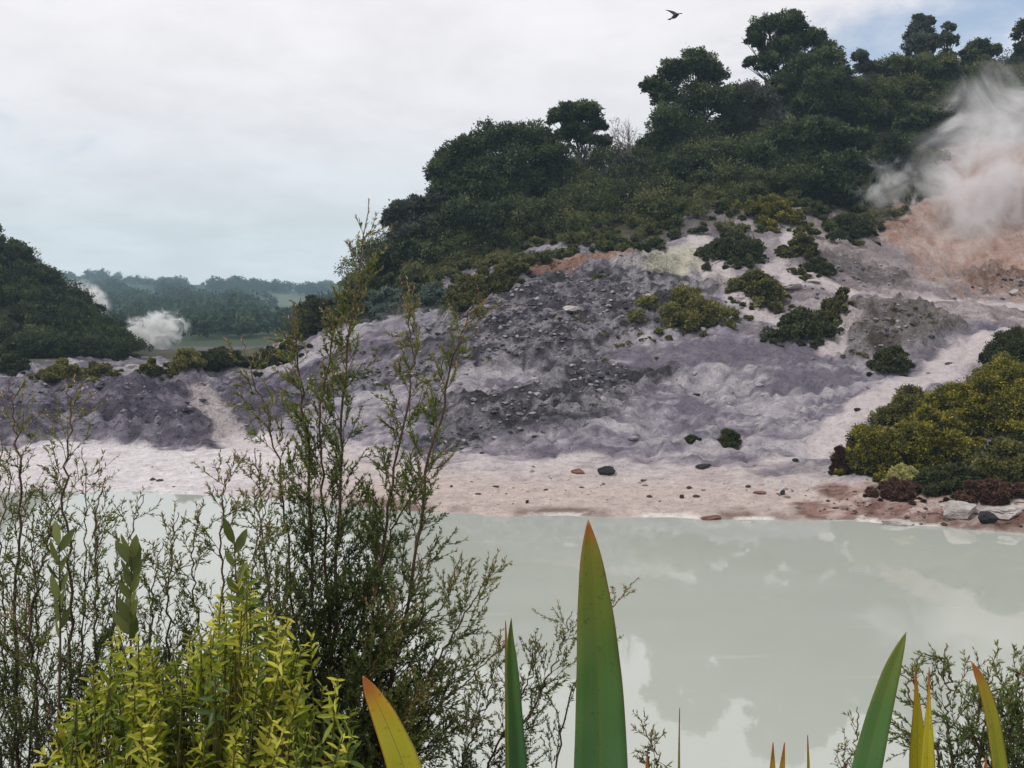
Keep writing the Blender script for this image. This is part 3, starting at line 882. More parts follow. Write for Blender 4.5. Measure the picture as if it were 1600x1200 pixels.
# ------------------------------------------------------------------ bushes one can single out
GB = 'bushes on the bare slope'
B = [
    ('yellow-green spreading bush in the middle of the rubble slope', 1075, 505, 150, 62, M_BUSH_OLIVE, .62),
    ('olive bush beside the pale slabs at the head of the path', 1188, 462, 84, 46, M_BUSH_OLIVE, .42),
    ('low dark bush hanging down the bank left of the pale gully', 1255, 520, 90, 52, M_BUSH_DARK, .5),
    ('small rounded bush at the right end of the low dark bush', 1300, 490, 56, 36, M_BUSH_OLIVE, .35),
    ('dark rounded bush below the rocky crag', 1390, 580, 56, 52, M_BUSH_DARK, .55),
    ('little round bush standing alone on the grey lower slope', 1141, 698, 34, 36, M_BUSH_DARK, .6),
    ('tiny bush left of the little round bush on the lower slope', 1080, 693, 20, 15, M_BUSH_DARK, .45),
    ('wide grey-green bush above the yellow sulphur patch', 1150, 398, 92, 58, M_BUSH_DARK, .62),
    ('bright green bush at the treeline above the wide grey-green bush', 1205, 345, 92, 44, M_BUSH_LIME, .32),
    ('upright brownish bush near the top of the path', 1253, 398, 42, 58, M_BUSH_OLIVE, .38),
    ('flat bush on the bank beneath the upright brownish bush', 1282, 424, 44, 24, M_BUSH_DARK, .5),
    ('dark ragged bush at the foot of the small grey steam', 1330, 365, 70, 40, M_BUSH_DARK, .35),
    ('small bush left of the upright brownish bush', 1225, 400, 26, 26, M_BUSH_OLIVE, .3),
    ('dwarf bush in a row with the pale slabs', 1252, 430, 40, 14, M_BUSH_OLIVE, .45),
    ('blue-green bush at the lower edge of the tree clump, steam below it', 598, 490, 86, 44, M_BUSH_BLUE, .4),
    ('yellow-tipped bush at the top of the rubble left of the red soil', 735, 470, 90, 46, M_BUSH_OLIVE, .4),
    ('grey-leaved bush left of the yellow-tipped bush', 672, 476, 64, 40, M_BUSH_BLUE, .25),
    ('dark round bush on the left end of the hill spur', 492, 520, 66, 72, M_BUSH_DARK, .42),
    ('olive bush on the spur right of the dark round bush', 548, 498, 70, 56, M_BUSH_OLIVE, .3),
    ('brown-topped bush on the rubble edge under the dark clump', 790, 440, 74, 34, M_BUSH_OLIVE, .25),
    ('broad dark bush on the crest of the left mounds', 335, 578, 130, 48, M_BUSH_DARK, .3),
    ('yellow-green bush at the left end of the broad dark bush', 290, 574, 50, 40, M_BUSH_OLIVE, .75),
    ('dark bush on the mound crest in front of the far field', 425, 572, 96, 44, M_BUSH_DARK, .35),
    ('yellow low bush on the mound crest at the left hill foot', 95, 584, 100, 30, M_BUSH_OLIVE, .72),
    ('dark clump of bush at the left photo edge on the mound crest', 18, 582, 50, 34, M_BUSH_DARK, .4),
    ('small yellow bush between the white boulder and the left hill', 150, 582, 60, 24, M_BUSH_OLIVE, .6),
    ('low olive bush just right of the white boulder', 235, 577, 62, 20, M_BUSH_OLIVE, .5),
]
for lab, px, py, w, h, mat, tn in B:
    bush('bush', lab, 'bush', GB, px, py, w * 1.12, h * 0.82, mat, tint=tn, nl=9 if w > 60 else 5, leaf=0.15 if w > 40 else 0.08, sub=15, per=44)
GR = 'bushes massed above the right shore'
R = [
    ('domed yellow-topped bush at the left end of the right shore mass', 1368, 738, 112, 92, M_BUSH_LIME, .30),
    ('bright yellow-green bush bulging in the middle of the right shore mass', 1455, 728, 120, 108, M_BUSH_LIME, .38),
    ('tall golden-topped bush at the back of the right shore mass', 1490, 680, 130, 110, M_BUSH_LIME, .34),
    ('golden bush at the right photo edge, highest of the shore mass', 1580, 665, 150, 128, M_BUSH_LIME, .36),
    ('dark olive bush behind the golden bushes at the right edge', 1590, 560, 90, 66, M_BUSH_DARK, .5),
    ('shaded green bush low at the right edge above the white rock', 1570, 752, 110, 80, M_BUSH_OLIVE, .35),
    ('dark low bush skirting the front of the right shore mass', 1480, 762, 100, 48, M_BUSH_DARK, .5),
    ('grey-green bush climbing behind the domed yellow-topped bush', 1420, 660, 90, 66, M_BUSH_OLIVE, .45),
    ('olive bush between the golden bush and the dark olive bush', 1560, 610, 100, 70, M_BUSH_OLIVE, .55),
    ('red-brown bush trailing over the rusty soil by the shore', 1400, 776, 90, 26, M_BUSH_RED, .45),
    ('red-brown bush under the shaded green bush beside the white rock', 1545, 780, 110, 34, M_BUSH_RED, .35),
    ('pale yellow tuft low in front of the bright yellow-green bush', 1412, 758, 50, 40, M_BUSH_PALE, .45),
    ('pale yellow tuft under the shaded green bush', 1528, 752, 36, 40, M_BUSH_PALE, .4),
    ('small red-brown shrub on the left flank of the right shore mass', 1312, 742, 22, 60, M_BUSH_RED, .3),
]
for lab, px, py, w, h, mat, tn in R:
    bush('bush', lab, 'bush', GR, px, py, w, h * 0.80, mat, tint=tn, nl=8, leaf=0.085, sub=26, per=90)


# ------------------------------------------------------------------ scrub that reads as one mass
def scatter_scrub(name, label, n, ulo, uhi, dlo, dhi, hlo, hhi, mat, leaf, sub, per, tint, keep=None):
    mb_ = MB()
    cnt = 0
    while cnt < n:
        u = RNG.uniform(ulo, uhi)
        dy = RNG.uniform(dlo, dhi)
        if RNG.uniform() < 0.14 and dlo < 1:
            dy = -abs(RNG.normal(0, 2.0))
        y = yline(u) + dy
        x = u * y
        if keep is not None and not keep(u, x, y):
            continue
        h = RNG.uniform(hlo, hhi) if dy > 2 else RNG.uniform(0.3, 0.9)
        z = float(hz(x, y))
        r = h * RNG.uniform(0.5, 0.75)
        t = tint + RNG.normal(0, 0.17) + (0.15 if dy < 4 and dlo < 1 else 0)
        lob = [(np.array([x, y, z + h * 0.5]), r)]
        for _ in range(2):
            lob.append((np.array([x + RNG.normal(0, r * .7), y + RNG.normal(0, r * .6), z + h * RNG.uniform(0.3, 0.6)]), r * RNG.uniform(0.5, 0.8)))
        crown(mb_, lob, leaf, sub, per, t, sub_r=0.42, top_light=0.30, spread=0.34)
        cnt += 1
    o_ = mb_.build(name, mat)
    return tag(o_, label, 'scrub', kind='stuff')


def not_plume(u, x, y):
    px = CX + F * u
    py = HOR - (float(hz(x, y)) - EYE) / y * F
    return not (px > 1455 and py > 215)


scatter_scrub('hillside_scrub', 'continuous dark scrub covering the slope below the crest trees', 480, (455 - CX) / F, (1700 - CX) / F, 0.3, 26, 0.9, 2.9, M_SCRUB, 0.16, 12, 44, 0.33, not_plume)
scatter_scrub('low_scrub', 'low ragged scrub thinning out onto the bare slope below the trees', 420, (455 - CX) / F, (1440 - CX) / F, 0.2, 7.5, 0.5, 1.3, M_SCRUB, 0.12, 10, 34, 0.58, not_plume)
scatter_scrub('hill_scrub', 'dark scrub covering the steep hill on the left', 620, (-260 - CX) / F, (205 - CX) / F, 1.0, 32, 0.7, 2.0, M_SCRUB, 0.19, 10, 34, 0.20)

# loose plants and weeds on rubble
mb = MB()
for (px, py, sp) in [(860, 500, 30), (700, 560, 40), (640, 590, 30), (980, 545, 40), (760, 480, 30), (1010, 520, 30), (560, 560, 30), (1350, 560, 16), (1420, 490, 30)]:
    for _ in range(7):
        g = ground_at(px + RNG.normal(0, sp), py + RNG.normal(0, sp * 0.25))
        crown(mb, [(g + np.array([0, 0, 0.06]), RNG.uniform(0.1, 0.28))], 0.08, 8, 16, 0.5, flat=0.6)
tag(mb.build('weeds', M_BUSH_OLIVE), 'scattered olive weeds among the rubble of the slope', 'weeds', kind='stuff')

# ------------------------------------------------------------------ far woods, conifer, houses
mb = MB()
wood = 0
while wood < 1150:
    px = RNG.uniform(90, 640)
    py = RNG.uniform(438, 545)
    q = vnoise(np.array([px / 34.0]), np.array([py / 13.0]), 77)[0]
    field = math.hypot((px - 440) / 60, (py - 482) / 22) < 1
    if q < 0.40 or field and RNG.uniform() < 0.95:
        continue
    g = ground_at(px, py, 185)
    if g[1] > 1150 or g[1] < 190:
        continue
    h = RNG.uniform(5, 10) if g[1] > 300 else RNG.uniform(3.5, 6.5)
    t = 0.35 + RNG.normal(0, 0.18)
    crown(mb, [(g + np.array([0, 0, h * 0.5]), h * 0.5), (g + np.array([RNG.normal(0, h * .3), 0, h * 0.35]), h * 0.4)], h * 0.16, 9, 14, t, sub_r=0.45)
    wood += 1
# trees along the far skyline
for px in np.concatenate([RNG.uniform(95, 560, 130)]):
    u = (px - CX) / F
    Y = RNG.uniform(880, 1010)
    x = u * Y
    if vnoise(np.array([px / 22.0]), np.array([3.0]), 78)[0] < 0.42:
        continue
    h = RNG.uniform(5, 12)
    g = np.array([x, Y, float(hz(x, Y))])
    crown(mb, [(g + np.array([0, 0, h * 0.5]), h * 0.5), (g + np.array([RNG.normal(0, h * .4), 0, h * 0.3]), h * 0.4)], h * 0.16, 9, 14, 0.4, sub_r=0.45)
tag(mb.build('far_woods', M_FAR), 'blue-green woods on the far hills beyond the valley', 'woods', kind='stuff')


def conifer(px, py, hpx, label, Y=800):
    x = (px - CX) / F * Y
    g = np.array([x, Y, float(hz(x, Y))])
    g[2] = min(g[2], P(px, py, Y)[2])
    H = hpx / F * Y
    root = empty('conifer', g, label, 'tree')
    m, tb = MB(), MB()
    tube(tb, [g, g + np.array([0, 0, H * 0.95])], [0.35, 0.06], 6)
    crown(m, [(g + np.array([0, 0, H * (0.16 + 0.8 * t)]), H * 0.19 * (1 - t) + 0.5) for t in np.linspace(0, 1, 9)], 1.0, 12, 14, 0.22, sub_r=0.5)
    tb.build('trunk', M_TRUNK, root)
    m.build('crown', M_FAR, root)


conifer(340, 468, 30, 'tall pointed conifer beside the pale house on the far ridge')


def plain_mat(name, c, rough=0.7, scale=0.6, var=0.15):
    m, k, b, o = principled(name, rough)
    n = k.noise(k.n('ShaderNodeTexCoord').outputs['Object'], scale, 5, 0.6)
    k.t.links.new(k.mix(n, tuple(v * (1 - var) for v in c), tuple(min(1, v * (1 + var)) for v in c)), b.inputs['Base Color'])
    return m


M_WALL = plain_mat('house_wall', (0.72, 0.70, 0.66))
M_ROOF = plain_mat('house_roof', (0.36, 0.26, 0.24))
M_PANE = plain_mat('house_pane', (0.04, 0.05, 0.06), 0.15)


def box(m, c, s, tint=0.5):
    c, s = np.asarray(c, float), np.asarray(s, float) / 2
    v = np.array([[x, y, z] for x in (-1, 1) for y in (-1, 1) for z in (-1, 1)]) * s + c
    m.add(v, [[0, 1, 3, 2], [4, 6, 7, 5], [0, 4, 5, 1], [2, 3, 7, 6], [0, 2, 6, 4], [1, 5, 7, 3]], tint)


def house(px, py, Y, wd, label):
    x = (px - CX) / F * Y
    g = np.array([x, Y, float(hz(x, Y)) - 0.3])
    g[2] = max(g[2], P(px, py, Y)[2])
    root = empty('house', g, label, 'house', 'houses on the far ridge')
    m = MB()
    hh, dp = wd * 0.34, wd * 0.6
    box(m, g + np.array([0, 0, hh / 2]), (wd, dp, hh))
    box(m, g + np.array([0, 0, -2.0]), (wd * 0.98, dp * 0.98, 4.0))
    m.build('wall', M_WALL, root)
    m = MB()
    o_, e = wd * 0.06, wd * 0.24
    A = g + np.array([-wd / 2 - o_, -dp / 2 - o_, hh])
    v = [A, A + [wd + 2 * o_, 0, 0], A + [wd + 2 * o_, dp / 2 + o_, e], A + [0, dp / 2 + o_, e], A + [0, dp + 2 * o_, 0], A + [wd + 2 * o_, dp + 2 * o_, 0]]
    m.add(np.array(v), [[0, 1, 2, 3], [3, 2, 5, 4], [0, 3, 4, 4], [1, 5, 2, 2], [0, 4, 5, 1]])
    m.build('roof', M_ROOF, root)
    for fx in (-0.3, 0.28):
        m = MB()
        box(m, g + np.array([wd * fx, -dp / 2 - 0.03, hh * 0.55]), (wd * 0.16, 0.16, hh * 0.4))
        m.build('window', M_PANE, root)


house(349, 468, 790, 12, 'pale house at the foot of the tall conifer on the far ridge')
house(262, 452, 860, 13, 'pale house half hidden by woods on the far ridge, left of the conifer')


# ------------------------------------------------------------------ rocks
def ico(sub):
    import bmesh
    bm = bmesh.new()
    bmesh.ops.create_icosphere(bm, subdivisions=sub, radius=1)
    v = np.array([q.co[:] for q in bm.verts])
    f = np.array([[l.index for l in q.verts] + [q.verts[2].index] for q in bm.faces])
    bm.free()
    return v, f


I1, I3 = ico(1), ico(4)


def noise3(v, seed):
    return (fbm(v[:, 0] * 1.3 + v[:, 2] * 0.9, v[:, 1] * 1.3 - v[:, 2] * 0.7, seed, 4, 0.55) - 0.5) + (fbm(v[:, 2] * 1.6 + 5, v[:, 0] * 1.2 + v[:, 1], seed + 9, 3) - 0.5)


def tri_mesh(name, V, Fq, T, mat, origin=None, smooth=False):
    me_ = bpy.data.meshes.new(name)
    if origin is not None:
        V = V - origin
    me_.from_pydata(V.tolist(), [], Fq[:, :3].tolist())
    a = me_.attributes.new('tint', 'FLOAT', 'POINT')
    a.data.foreach_set('value', np.asarray(T, np.float32))
    if smooth:
        me_.polygons.foreach_set('use_smooth', np.ones(len(Fq), bool))
    me_.materials.append(mat)
    o_ = bpy.data.objects.new(name, me_)
    COL.objects.link(o_)
    if origin is not None:
        o_.location = [float(q) for q in origin]
    return o_


def rock(label, px, py, wpx, hpx, mat, depth=0.8, cat='rock', name='rock', group=None, seed=0, rough=0.55):
    g = ground_at(px, py)
    s = g[1] / F
    v, f = I3
    # planes chop the ball into a faceted boulder
    v = v.copy()
    rs = np.random.default_rng(seed + 100)
    v = v * (1 + rough * 0.8 * noise3(v * 1.3, seed)[:, None])
    for _ in range(16):
        n = unit(rs.normal(size=3))
        d = v @ n
        lim = rs.uniform(0.5, 0.9)
        v = v - np.outer(np.clip(d - lim, 0, None), n) * 0.92
    v = v * (1 + 0.10 * noise3(v * 5.0, seed + 3)[:, None])
    v = v * np.array([wpx * s / 2, wpx * s / 2 * depth, hpx * s * 0.62])
    c = g + np.array([0, 0, hpx * s * 0.34])
    o_ = tri_mesh(name, v + c, f, np.full(len(v), 0.5), mat, g, False)
    return tag(o_, label, cat, group)


rock('black wet boulder lying on the pale beach', 945, 741, 32, 15, M_ROCK_DARK, .8, 'boulder', 'boulder', None, 1)
rock('brown flat stone left of the black boulder', 903, 739, 26, 7, M_ROCK_RUST, .8, 'stone', 'stone', None, 2)
rock('flat dark slab on the beach below the little round bush', 1098, 731, 32, 7, M_ROCK_DARK, .7, 'stone', 'stone', None, 3)
rock('small black stone on the pink beach, nearest the water', 1066, 779, 9, 7, M_ROCK_DARK, .9, 'stone', 'stone', None, 4)
rock('small black stone left of the rusty soil', 1223, 774, 10, 9, M_ROCK_DARK, .9, 'stone', 'stone', None, 5)
rock('thin dark driftwood-like stone beside the small black stone near rusty soil', 1188, 772, 30, 5, M_ROCK_RUST, .5, 'stone', 'stone', None, 6)
rock('dark pebble on the beach under the manuka branches', 824, 786, 7, 6, M_ROCK_DARK, .9, 'stone', 'stone', None, 7)
rock('dark stone on the pale track left of the right shore bushes', 1340, 642, 14, 6, M_ROCK_DARK, .8, 'stone', 'stone', None, 8)
rock('dark stone at the beach edge below the pale track', 1243, 722, 12, 6, M_ROCK_DARK, .8, 'stone', 'stone', None, 9)
rock('large white rock by the water under the right shore bushes', 1502, 806, 58, 26, M_ROCK_PALE, .9, 'rock', 'rock', None, 10, 1.1)
rock('long white slab right of the large white rock', 1566, 806, 92, 15, M_ROCK_PALE, .6, 'rock', 'rock', None, 11, 1.2)
rock('dark rock wedged between the two white shore rocks', 1542, 816, 36, 20, M_ROCK_DARK, .8, 'rock', 'rock', None, 12, 1.0)
rock('white rock at the upper edge of the rubble left of the yellow-green bush', 1012, 472, 13, 14, M_ROCK_PALE, .8, 'rock', 'rock', None, 15)
rock('pale tilted slab lying above the olive bush', 1237, 452, 36, 13, M_ROCK_PALE, .8, 'rock', 'rock', None, 16)
rock('pale slab right of the tilted slab at the path head', 1273, 442, 26, 8, M_ROCK_PALE, .7, 'rock', 'rock', None, 17)
rock('small white rock in the low dark bush', 1276, 499, 9, 9, M_ROCK_PALE, .8, 'rock', 'rock', None, 18)
rock('small white rock at the foot of the rubble near the gully', 1098, 518, 10, 7, M_ROCK_PALE, .8, 'rock', 'rock', None, 19)
rock('white boulder on the crest of the left mounds', 204, 576, 16, 9, M_ROCK_PALE, .7, 'boulder', 'boulder', None, 20)
rock('pale flat rock in the middle of the dark rubble', 890, 490, 34, 10, M_ROCK_PALE, .8, 'rock', 'rock', None, 22)
rock('pale rock at the far right end of the upper path', 1584, 462, 20, 8, M_ROCK_PALE, .8, 'rock', 'rock', None, 24)
rock('pale crust rock in the water edge below the rusty soil', 1400, 821, 74, 10, M_ROCK_PALE, .4, 'rock', 'rock', None, 25, 0.9)
rock('short pale crust rock at the water edge right of the flax tip', 1165, 818, 40, 6, M_ROCK_PALE, .4, 'rock', 'rock', None, 26, 0.9)
rock('brown crust rock at the water edge, middle of the beach', 1112, 812, 40, 7, M_ROCK_RUST, .4, 'rock', 'rock', None, 27, 0.9)


def rubble(name, label, centres, n, smin, smax, mat, tint=(0.2, 0.9), cat='rubble'):
    v, f = I1
    Vs, Fs, Ts, off = [], [], [], 0
    tot = sum(c[4] for c in centres)
    for (px, py, rx, ry, w) in centres:
        for _ in range(int(n * w / tot)):
            g = ground_at(px + RNG.normal(0, rx), py + RNG.normal(0, ry))
            s = smin * (smax / smin) ** (RNG.uniform() ** 2.4)
            vv = v * (1 + RNG.uniform(-0.32, 0.32, (len(v), 1))) * s * RNG.uniform(0.6, 1.4, 3) * np.array([1, 1, 0.55])
            a = RNG.uniform(0, 6.28)
            R_ = np.array([[math.cos(a), -math.sin(a), 0], [math.sin(a), math.cos(a), 0], [0, 0, 1]])
            vv = vv @ R_.T + g + np.array([0, 0, s * 0.04])
            Vs.append(vv)
            Fs.append(f + off)
            Ts.append(np.full(len(v), RNG.uniform(*tint)))
            off += len(v)
    o_ = tri_mesh(name, np.concatenate(Vs), np.concatenate(Fs), np.concatenate(Ts), mat)
    return tag(o_, label, cat, kind='stuff')


rubble('rubble', 'broken dark and pale rock rubble strewn down the grey slope',
       [(880, 455, 75, 26, 6), (770, 500, 55, 22, 4), (840, 530, 60, 16, 3), (930, 590, 32, 18, 2.5), (820, 640, 38, 24, 2.5), (620, 590, 50, 12, 2), (1000, 480, 40, 22, 2),
        (1250, 450, 40, 14, 1), (1330, 425, 50, 14, 1), (1400, 520, 28, 22, 1), (1150, 480, 50, 20, 1), (200, 630, 120, 28, 2.2), (60, 640, 60, 25, 1), (700, 690, 30, 12, .6), (1560, 440, 40, 14, .6),
        (1100, 600, 150, 50, 1), (700, 620, 100, 40, 1), (1350, 470, 140, 40, 1.0)],
       3400, 0.022, 0.20, M_ROCK_GREY, (0.15, 0.72))
rubble('gravel', 'scattered small stones and crust along the beach and rusty bank',
       [(900, 770, 200, 18, 3), (1200, 770, 120, 20, 2), (1420, 792, 90, 12, 5), (1550, 800, 60, 14, 3), (1330, 780, 30, 12, 2), (250, 735, 160, 16, 1.5)],
       650, 0.015, 0.12, M_ROCK_BROWN, (0.1, 0.9), 'gravel')

# ------------------------------------------------------------------ steam
def steam(label, px, py, Y, wpx, hpx, dpt, dens, lean=0.0, scale=1.6, seed=0.0, col=(1, 1, 1), thr=0.5, soft=0.55):
    c = P(px, py, Y)
    s = Y / F
    v, f = ico(3)
    R3 = np.array([wpx * s / 2, dpt / 2, hpx * s / 2])
    v = v * (1.0 + 0.22 * noise3(v * 1.2, int(seed * 10) + 3)[:, None])
    me_ = bpy.data.meshes.new('steam_plume')
    w_ = v * R3
    w_[:, 0] += lean * w_[:, 2]
    me_.from_pydata(w_.tolist(), [], f[:, :3].tolist())
    m = bpy.data.materials.new('steam')
    m.use_nodes = True
    k = NT(m.node_tree)
    tc = k.n('ShaderNodeTexCoord').outputs['Object']
    sp = k.n('ShaderNodeSeparateXYZ', {0: tc})
    xx = k.math('SUBTRACT', sp.outputs[0], k.math('MULTIPLY', sp.outputs[2], lean))
    q = k.n('ShaderNodeCombineXYZ', {0: k.math('DIVIDE', xx, float(R3[0])), 1: k.math('DIVIDE', sp.outputs[1], float(R3[1])), 2: k.math('DIVIDE', sp.outputs[2], float(R3[2]))}).outputs[0]
    r = k.n('ShaderNodeVectorMath', {0: q}, operation='LENGTH').outputs['Value']
    off = k.n('ShaderNodeVectorMath', {0: tc, 1: (seed, seed * 2.1, -seed)}, operation='ADD').outputs[0]
    nz = k.noise(off, scale * 1.3 / max(R3[0], R3[2]), 8, 0.62, 1.2)
    d = k.math('ADD', k.math('SUBTRACT', thr, r), k.math('MULTIPLY', k.math('SUBTRACT', nz, 0.5), 3.6))
    d = k.math('MULTIPLY', k.maprange(d, 0.0, soft, 0.0, 1.0), k.maprange(r, 0.55, 0.95, 1.0, 0.0))
    pv = k.n('ShaderNodeVolumePrincipled', {'Color': tuple(col) + (1,), 'Density': k.math('MULTIPLY', d, dens), 'Anisotropy': 0.0})
    k.n('ShaderNodeOutputMaterial', {'Volume': pv.outputs[0]})
    me_.materials.append(m)
    o_ = bpy.data.objects.new('steam_plume', me_)
    o_.location = [float(t) for t in c]
    COL.objects.link(o_)
    return tag(o_, label, 'steam', 'steam plumes')


steam('big pinkish white steam plume drifting up the orange slope at the right edge', 1558, 270, 70, 330, 450, 6, 0.80, 0.10, 2.2, 1.3, (1, 0.99, 1.0), 0.92, 1.3)
steam('thin pinkish steam veil over the foot of the orange slope', 1500, 370, 64, 240, 170, 4, 0.16, 0.3, 2.0, 3.1, (1, 0.98, 0.97), 0.9, 1.2)
steam('small grey steam wisp in front of the dark tree left of the big plume', 1392, 295, 69, 170, 150, 3, 0.5, -0.2, 2.0, 4.1, (1, 1, 1), 0.72, .9)
steam('white steam puff rising from the valley floor behind the left mounds', 238, 520, 130, 140, 96, 7, 1.8, 0.35, 2.8, 2.2, (1, 1, 1), 0.72, .7)
steam('white steam puff partly hidden behind the steep left hill', 136, 470, 125, 90, 80, 6, 2.0, -0.4, 2.6, 6.4, (1, 1, 1), 0.78, .7)
steam('faint bluish steam low over the grey slope behind the manuka shrub', 640, 500, 56, 240, 90, 4, 0.10, 0.3, 2.4, 8.2, (1, 1, 1), 0.55, .6)


# ------------------------------------------------------------------ manuka shrubs in the foreground
def manuka(label, Y, stems, dens=1.0, group='manuka shrubs on the near bank', leafL=0.0125, tip=0.0, bl=1.0):
    """stems: (points as (column, row, depth offset), stem radius m, branchiness)"""
    b0 = P(stems[0][0][0][0], 1200, Y)
    g0 = np.array([b0[0], Y, float(hz(b0[0], Y)) - 0.05])
    root = empty('manuka_shrub', g0, label, 'shrub', group)
    fol = MB()
    LP, LA, LT, LL = [], [], [], []

    def leaves_on(pth, t0, t1, tintlo, tinthi, step=0.0075, sc=1.0):
        seg = np.linalg.norm(np.diff(pth, axis=0), axis=1)
        L = seg.sum()
        n = int(L * (t1 - t0) / (step / dens))
        if n < 1:
            return
        s = RNG.uniform(t0, t1, n)
        cs = np.concatenate([[0], np.cumsum(seg)]) / L
        p = np.stack([np.interp(s, cs, pth[:, i]) for i in range(3)], 1)
        tn = unit(np.gradient(pth, axis=0))
        t = np.stack([np.interp(s, cs, tn[:, i]) for i in range(3)], 1)
        LP.append(p)
        LA.append(unit(t * 0.95 + rand_unit(n) * 0.75))
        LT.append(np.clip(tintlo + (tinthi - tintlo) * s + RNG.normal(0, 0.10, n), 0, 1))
        LL.append(leafL * sc * RNG.uniform(0.6, 1.4, n))

    for pts, rad, br in stems:
        m = MB()
        w = [P(q[0], q[1], Y + (q[2] if len(q) > 2 else 0)) for q in pts]
        fx = 0.25 * (w[0][0] - g0[0])
        start = np.array([g0[0] + fx, g0[1] + RNG.uniform(-.05, .05), float(hz(g0[0] + fx, g0[1])) - 0.03])
        pth = smooth_path([start] + w, 40)
        n = len(pth)
        pth[2:-1] += RNG.normal(0, 0.0016 * Y, (n - 3, 3)) * np.array([1, 1, 0.3])
        rr = np.linspace(rad, 0.0011, n)
        tube(m, pth, rr, 5, np.linspace(0.2, 0.8, n))
        seg = np.linalg.norm(np.diff(pth, axis=0), axis=1)
        Ls = seg.sum()
        cs = np.concatenate([[0], np.cumsum(seg)]) / Ls
        tn = unit(np.gradient(pth, axis=0))
        nb_ = int(Ls / 0.034 * br)
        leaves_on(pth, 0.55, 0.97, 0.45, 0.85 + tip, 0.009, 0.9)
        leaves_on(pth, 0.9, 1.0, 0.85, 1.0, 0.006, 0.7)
        for i in range(nb_):
            s = 0.22 + 0.74 * (i + RNG.uniform()) / nb_
            p = np.array([np.interp(s, cs, pth[:, q]) for q in range(3)])
            t = np.array([np.interp(s, cs, tn[:, q]) for q in range(3)])
            az = unit(np.cross(t, rand_unit(1)[0]))
            L = (0.05 + 0.30 * (1 - s) ** 0.9 * RNG.uniform(0.4, 1.15)) * bl
            d = unit(t * 0.8 + az * RNG.uniform(0.45, 0.85))
            e = p + d * L + np.array([0, 0, 0.10 * L])
            bp_ = smooth_path([p, p + d * L * 0.5 + RNG.normal(0, 0.008, 3), e], 8)
            tube(m, bp_, np.linspace(max(0.0009, rad * 0.34 * (1 - s) + 0.0007), 0.0007, len(bp_)), 4, 0.4 + 0.4 * s)
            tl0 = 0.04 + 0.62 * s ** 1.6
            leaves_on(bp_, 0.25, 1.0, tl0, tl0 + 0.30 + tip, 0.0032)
            for jj in range(int(L / 0.030)):
                q = RNG.uniform(0.2, 0.95)
                ii = int(q * (len(bp_) - 1))
                p2 = bp_[ii]
                d2 = unit(d * 0.9 + unit(np.cross(d, rand_unit(1)[0])) * RNG.uniform(0.4, 0.8))
                L2 = RNG.uniform(0.025, 0.09) * (0.5 + (1 - q)) * bl
                tp = np.array([p2, p2 + d2 * L2 * 0.5 + RNG.normal(0, 0.003, 3), p2 + d2 * L2 + np.array([0, 0, 0.1 * L2])])
                tube(m, tp, [0.0009, 0.0008, 0.0006], 3, 0.5)
                leaves_on(tp, 0.1, 1.0, tl0, tl0 + 0.32 + tip, 0.0030)
        m.build('stem', M_TWIG, root)
    p, a, t, L = np.concatenate(LP), np.concatenate(LA), np.concatenate(LT), np.concatenate(LL)
    leaf_quads(fol, p, a, rand_unit(len(p)), L, L * 0.28, t)
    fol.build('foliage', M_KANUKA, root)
    return root


manuka('tall central manuka shrub whose tip rises past the dark tree clump', 3.0, [
    ([(505, 1200), (522, 980), (530, 760), (538, 600), (560, 430), (576, 310)], 0.008, 1.15),
    ([(495, 1200), (488, 900), (482, 720), (470, 600), (462, 520), (470, 465)], 0.007, 1.15),
    ([(560, 1200), (588, 950), (612, 760), (642, 600), (640, 520), (625, 432)], 0.007, 1.0),
    ([(590, 1200), (640, 920), (668, 740), (700, 590), (728, 510), (746, 448)], 0.007, 0.95),
    ([(520, 1150), (505, 820), (500, 650), (520, 530), (505, 470)], 0.006, 1.0),
    ([(470, 1200), (455, 900), (430, 700), (400, 600), (378, 525)], 0.005, 0.75),
    ([(600, 1150), (630, 1000), (690, 950), (722, 862)], 0.005, 1.1),
    ([(610, 1180), (680, 1040), (745, 930), (776, 868)], 0.005, 1.1),
    ([(540, 1200, .1), (560, 1000, .1), (600, 860, .1), (650, 760, .1), (690, 700, .1)], 0.006, 1.2),
    ([(620, 1220), (670, 1120), (735, 1060), (790, 1000)], 0.005, 1.0),
    ([(575, 1230, .1), (640, 1130, .1), (690, 1080, .1), (720, 1020, .1)], 0.005, 1.1),
    ([(480, 1230, .1), (500, 1080, .1), (540, 960, .1), (560, 880, .1)], 0.005, 1.6),
    ([(520, 1230, -.1), (560, 1100, -.1), (600, 1010, -.1), (620, 930, -.1)], 0.005, 1.6),
    ([(560, 1240, .2), (610, 1150, .2), (650, 1100, .2), (680, 1030, .2)], 0.005, 1.6),
    ([(440, 1230, .1), (450, 1080, .1), (470, 980, .1), (455, 900, .1)], 0.005, 1.5),
    ([(430, 1200, -.1), (420, 950, -.1), (405, 800, -.1), (398, 700, -.1)], 0.005, 1.0),
    ([(500, 1230, .2), (520, 1100, .2), (575, 1000, .2), (585, 900, .2), (580, 800, .2)], 0.005, 1.8),
    ([(540, 1230, .15), (580, 1060, .15), (630, 960, .15), (660, 880, .15)], 0.005, 1.8),
    ([(460, 1230, .2), (470, 1060, .2), (440, 960, .2), (430, 860, .2)], 0.005, 1.6),
    ([(590, 1240, .1), (640, 1190, .1), (690, 1150, .1), (750, 1120, .1)], 0.005, 1.8),
    ([(600, 1240, -.1), (620, 1170, -.1), (640, 1110, -.1), (660, 1060, -.1)], 0.005, 1.8)], 1.45)
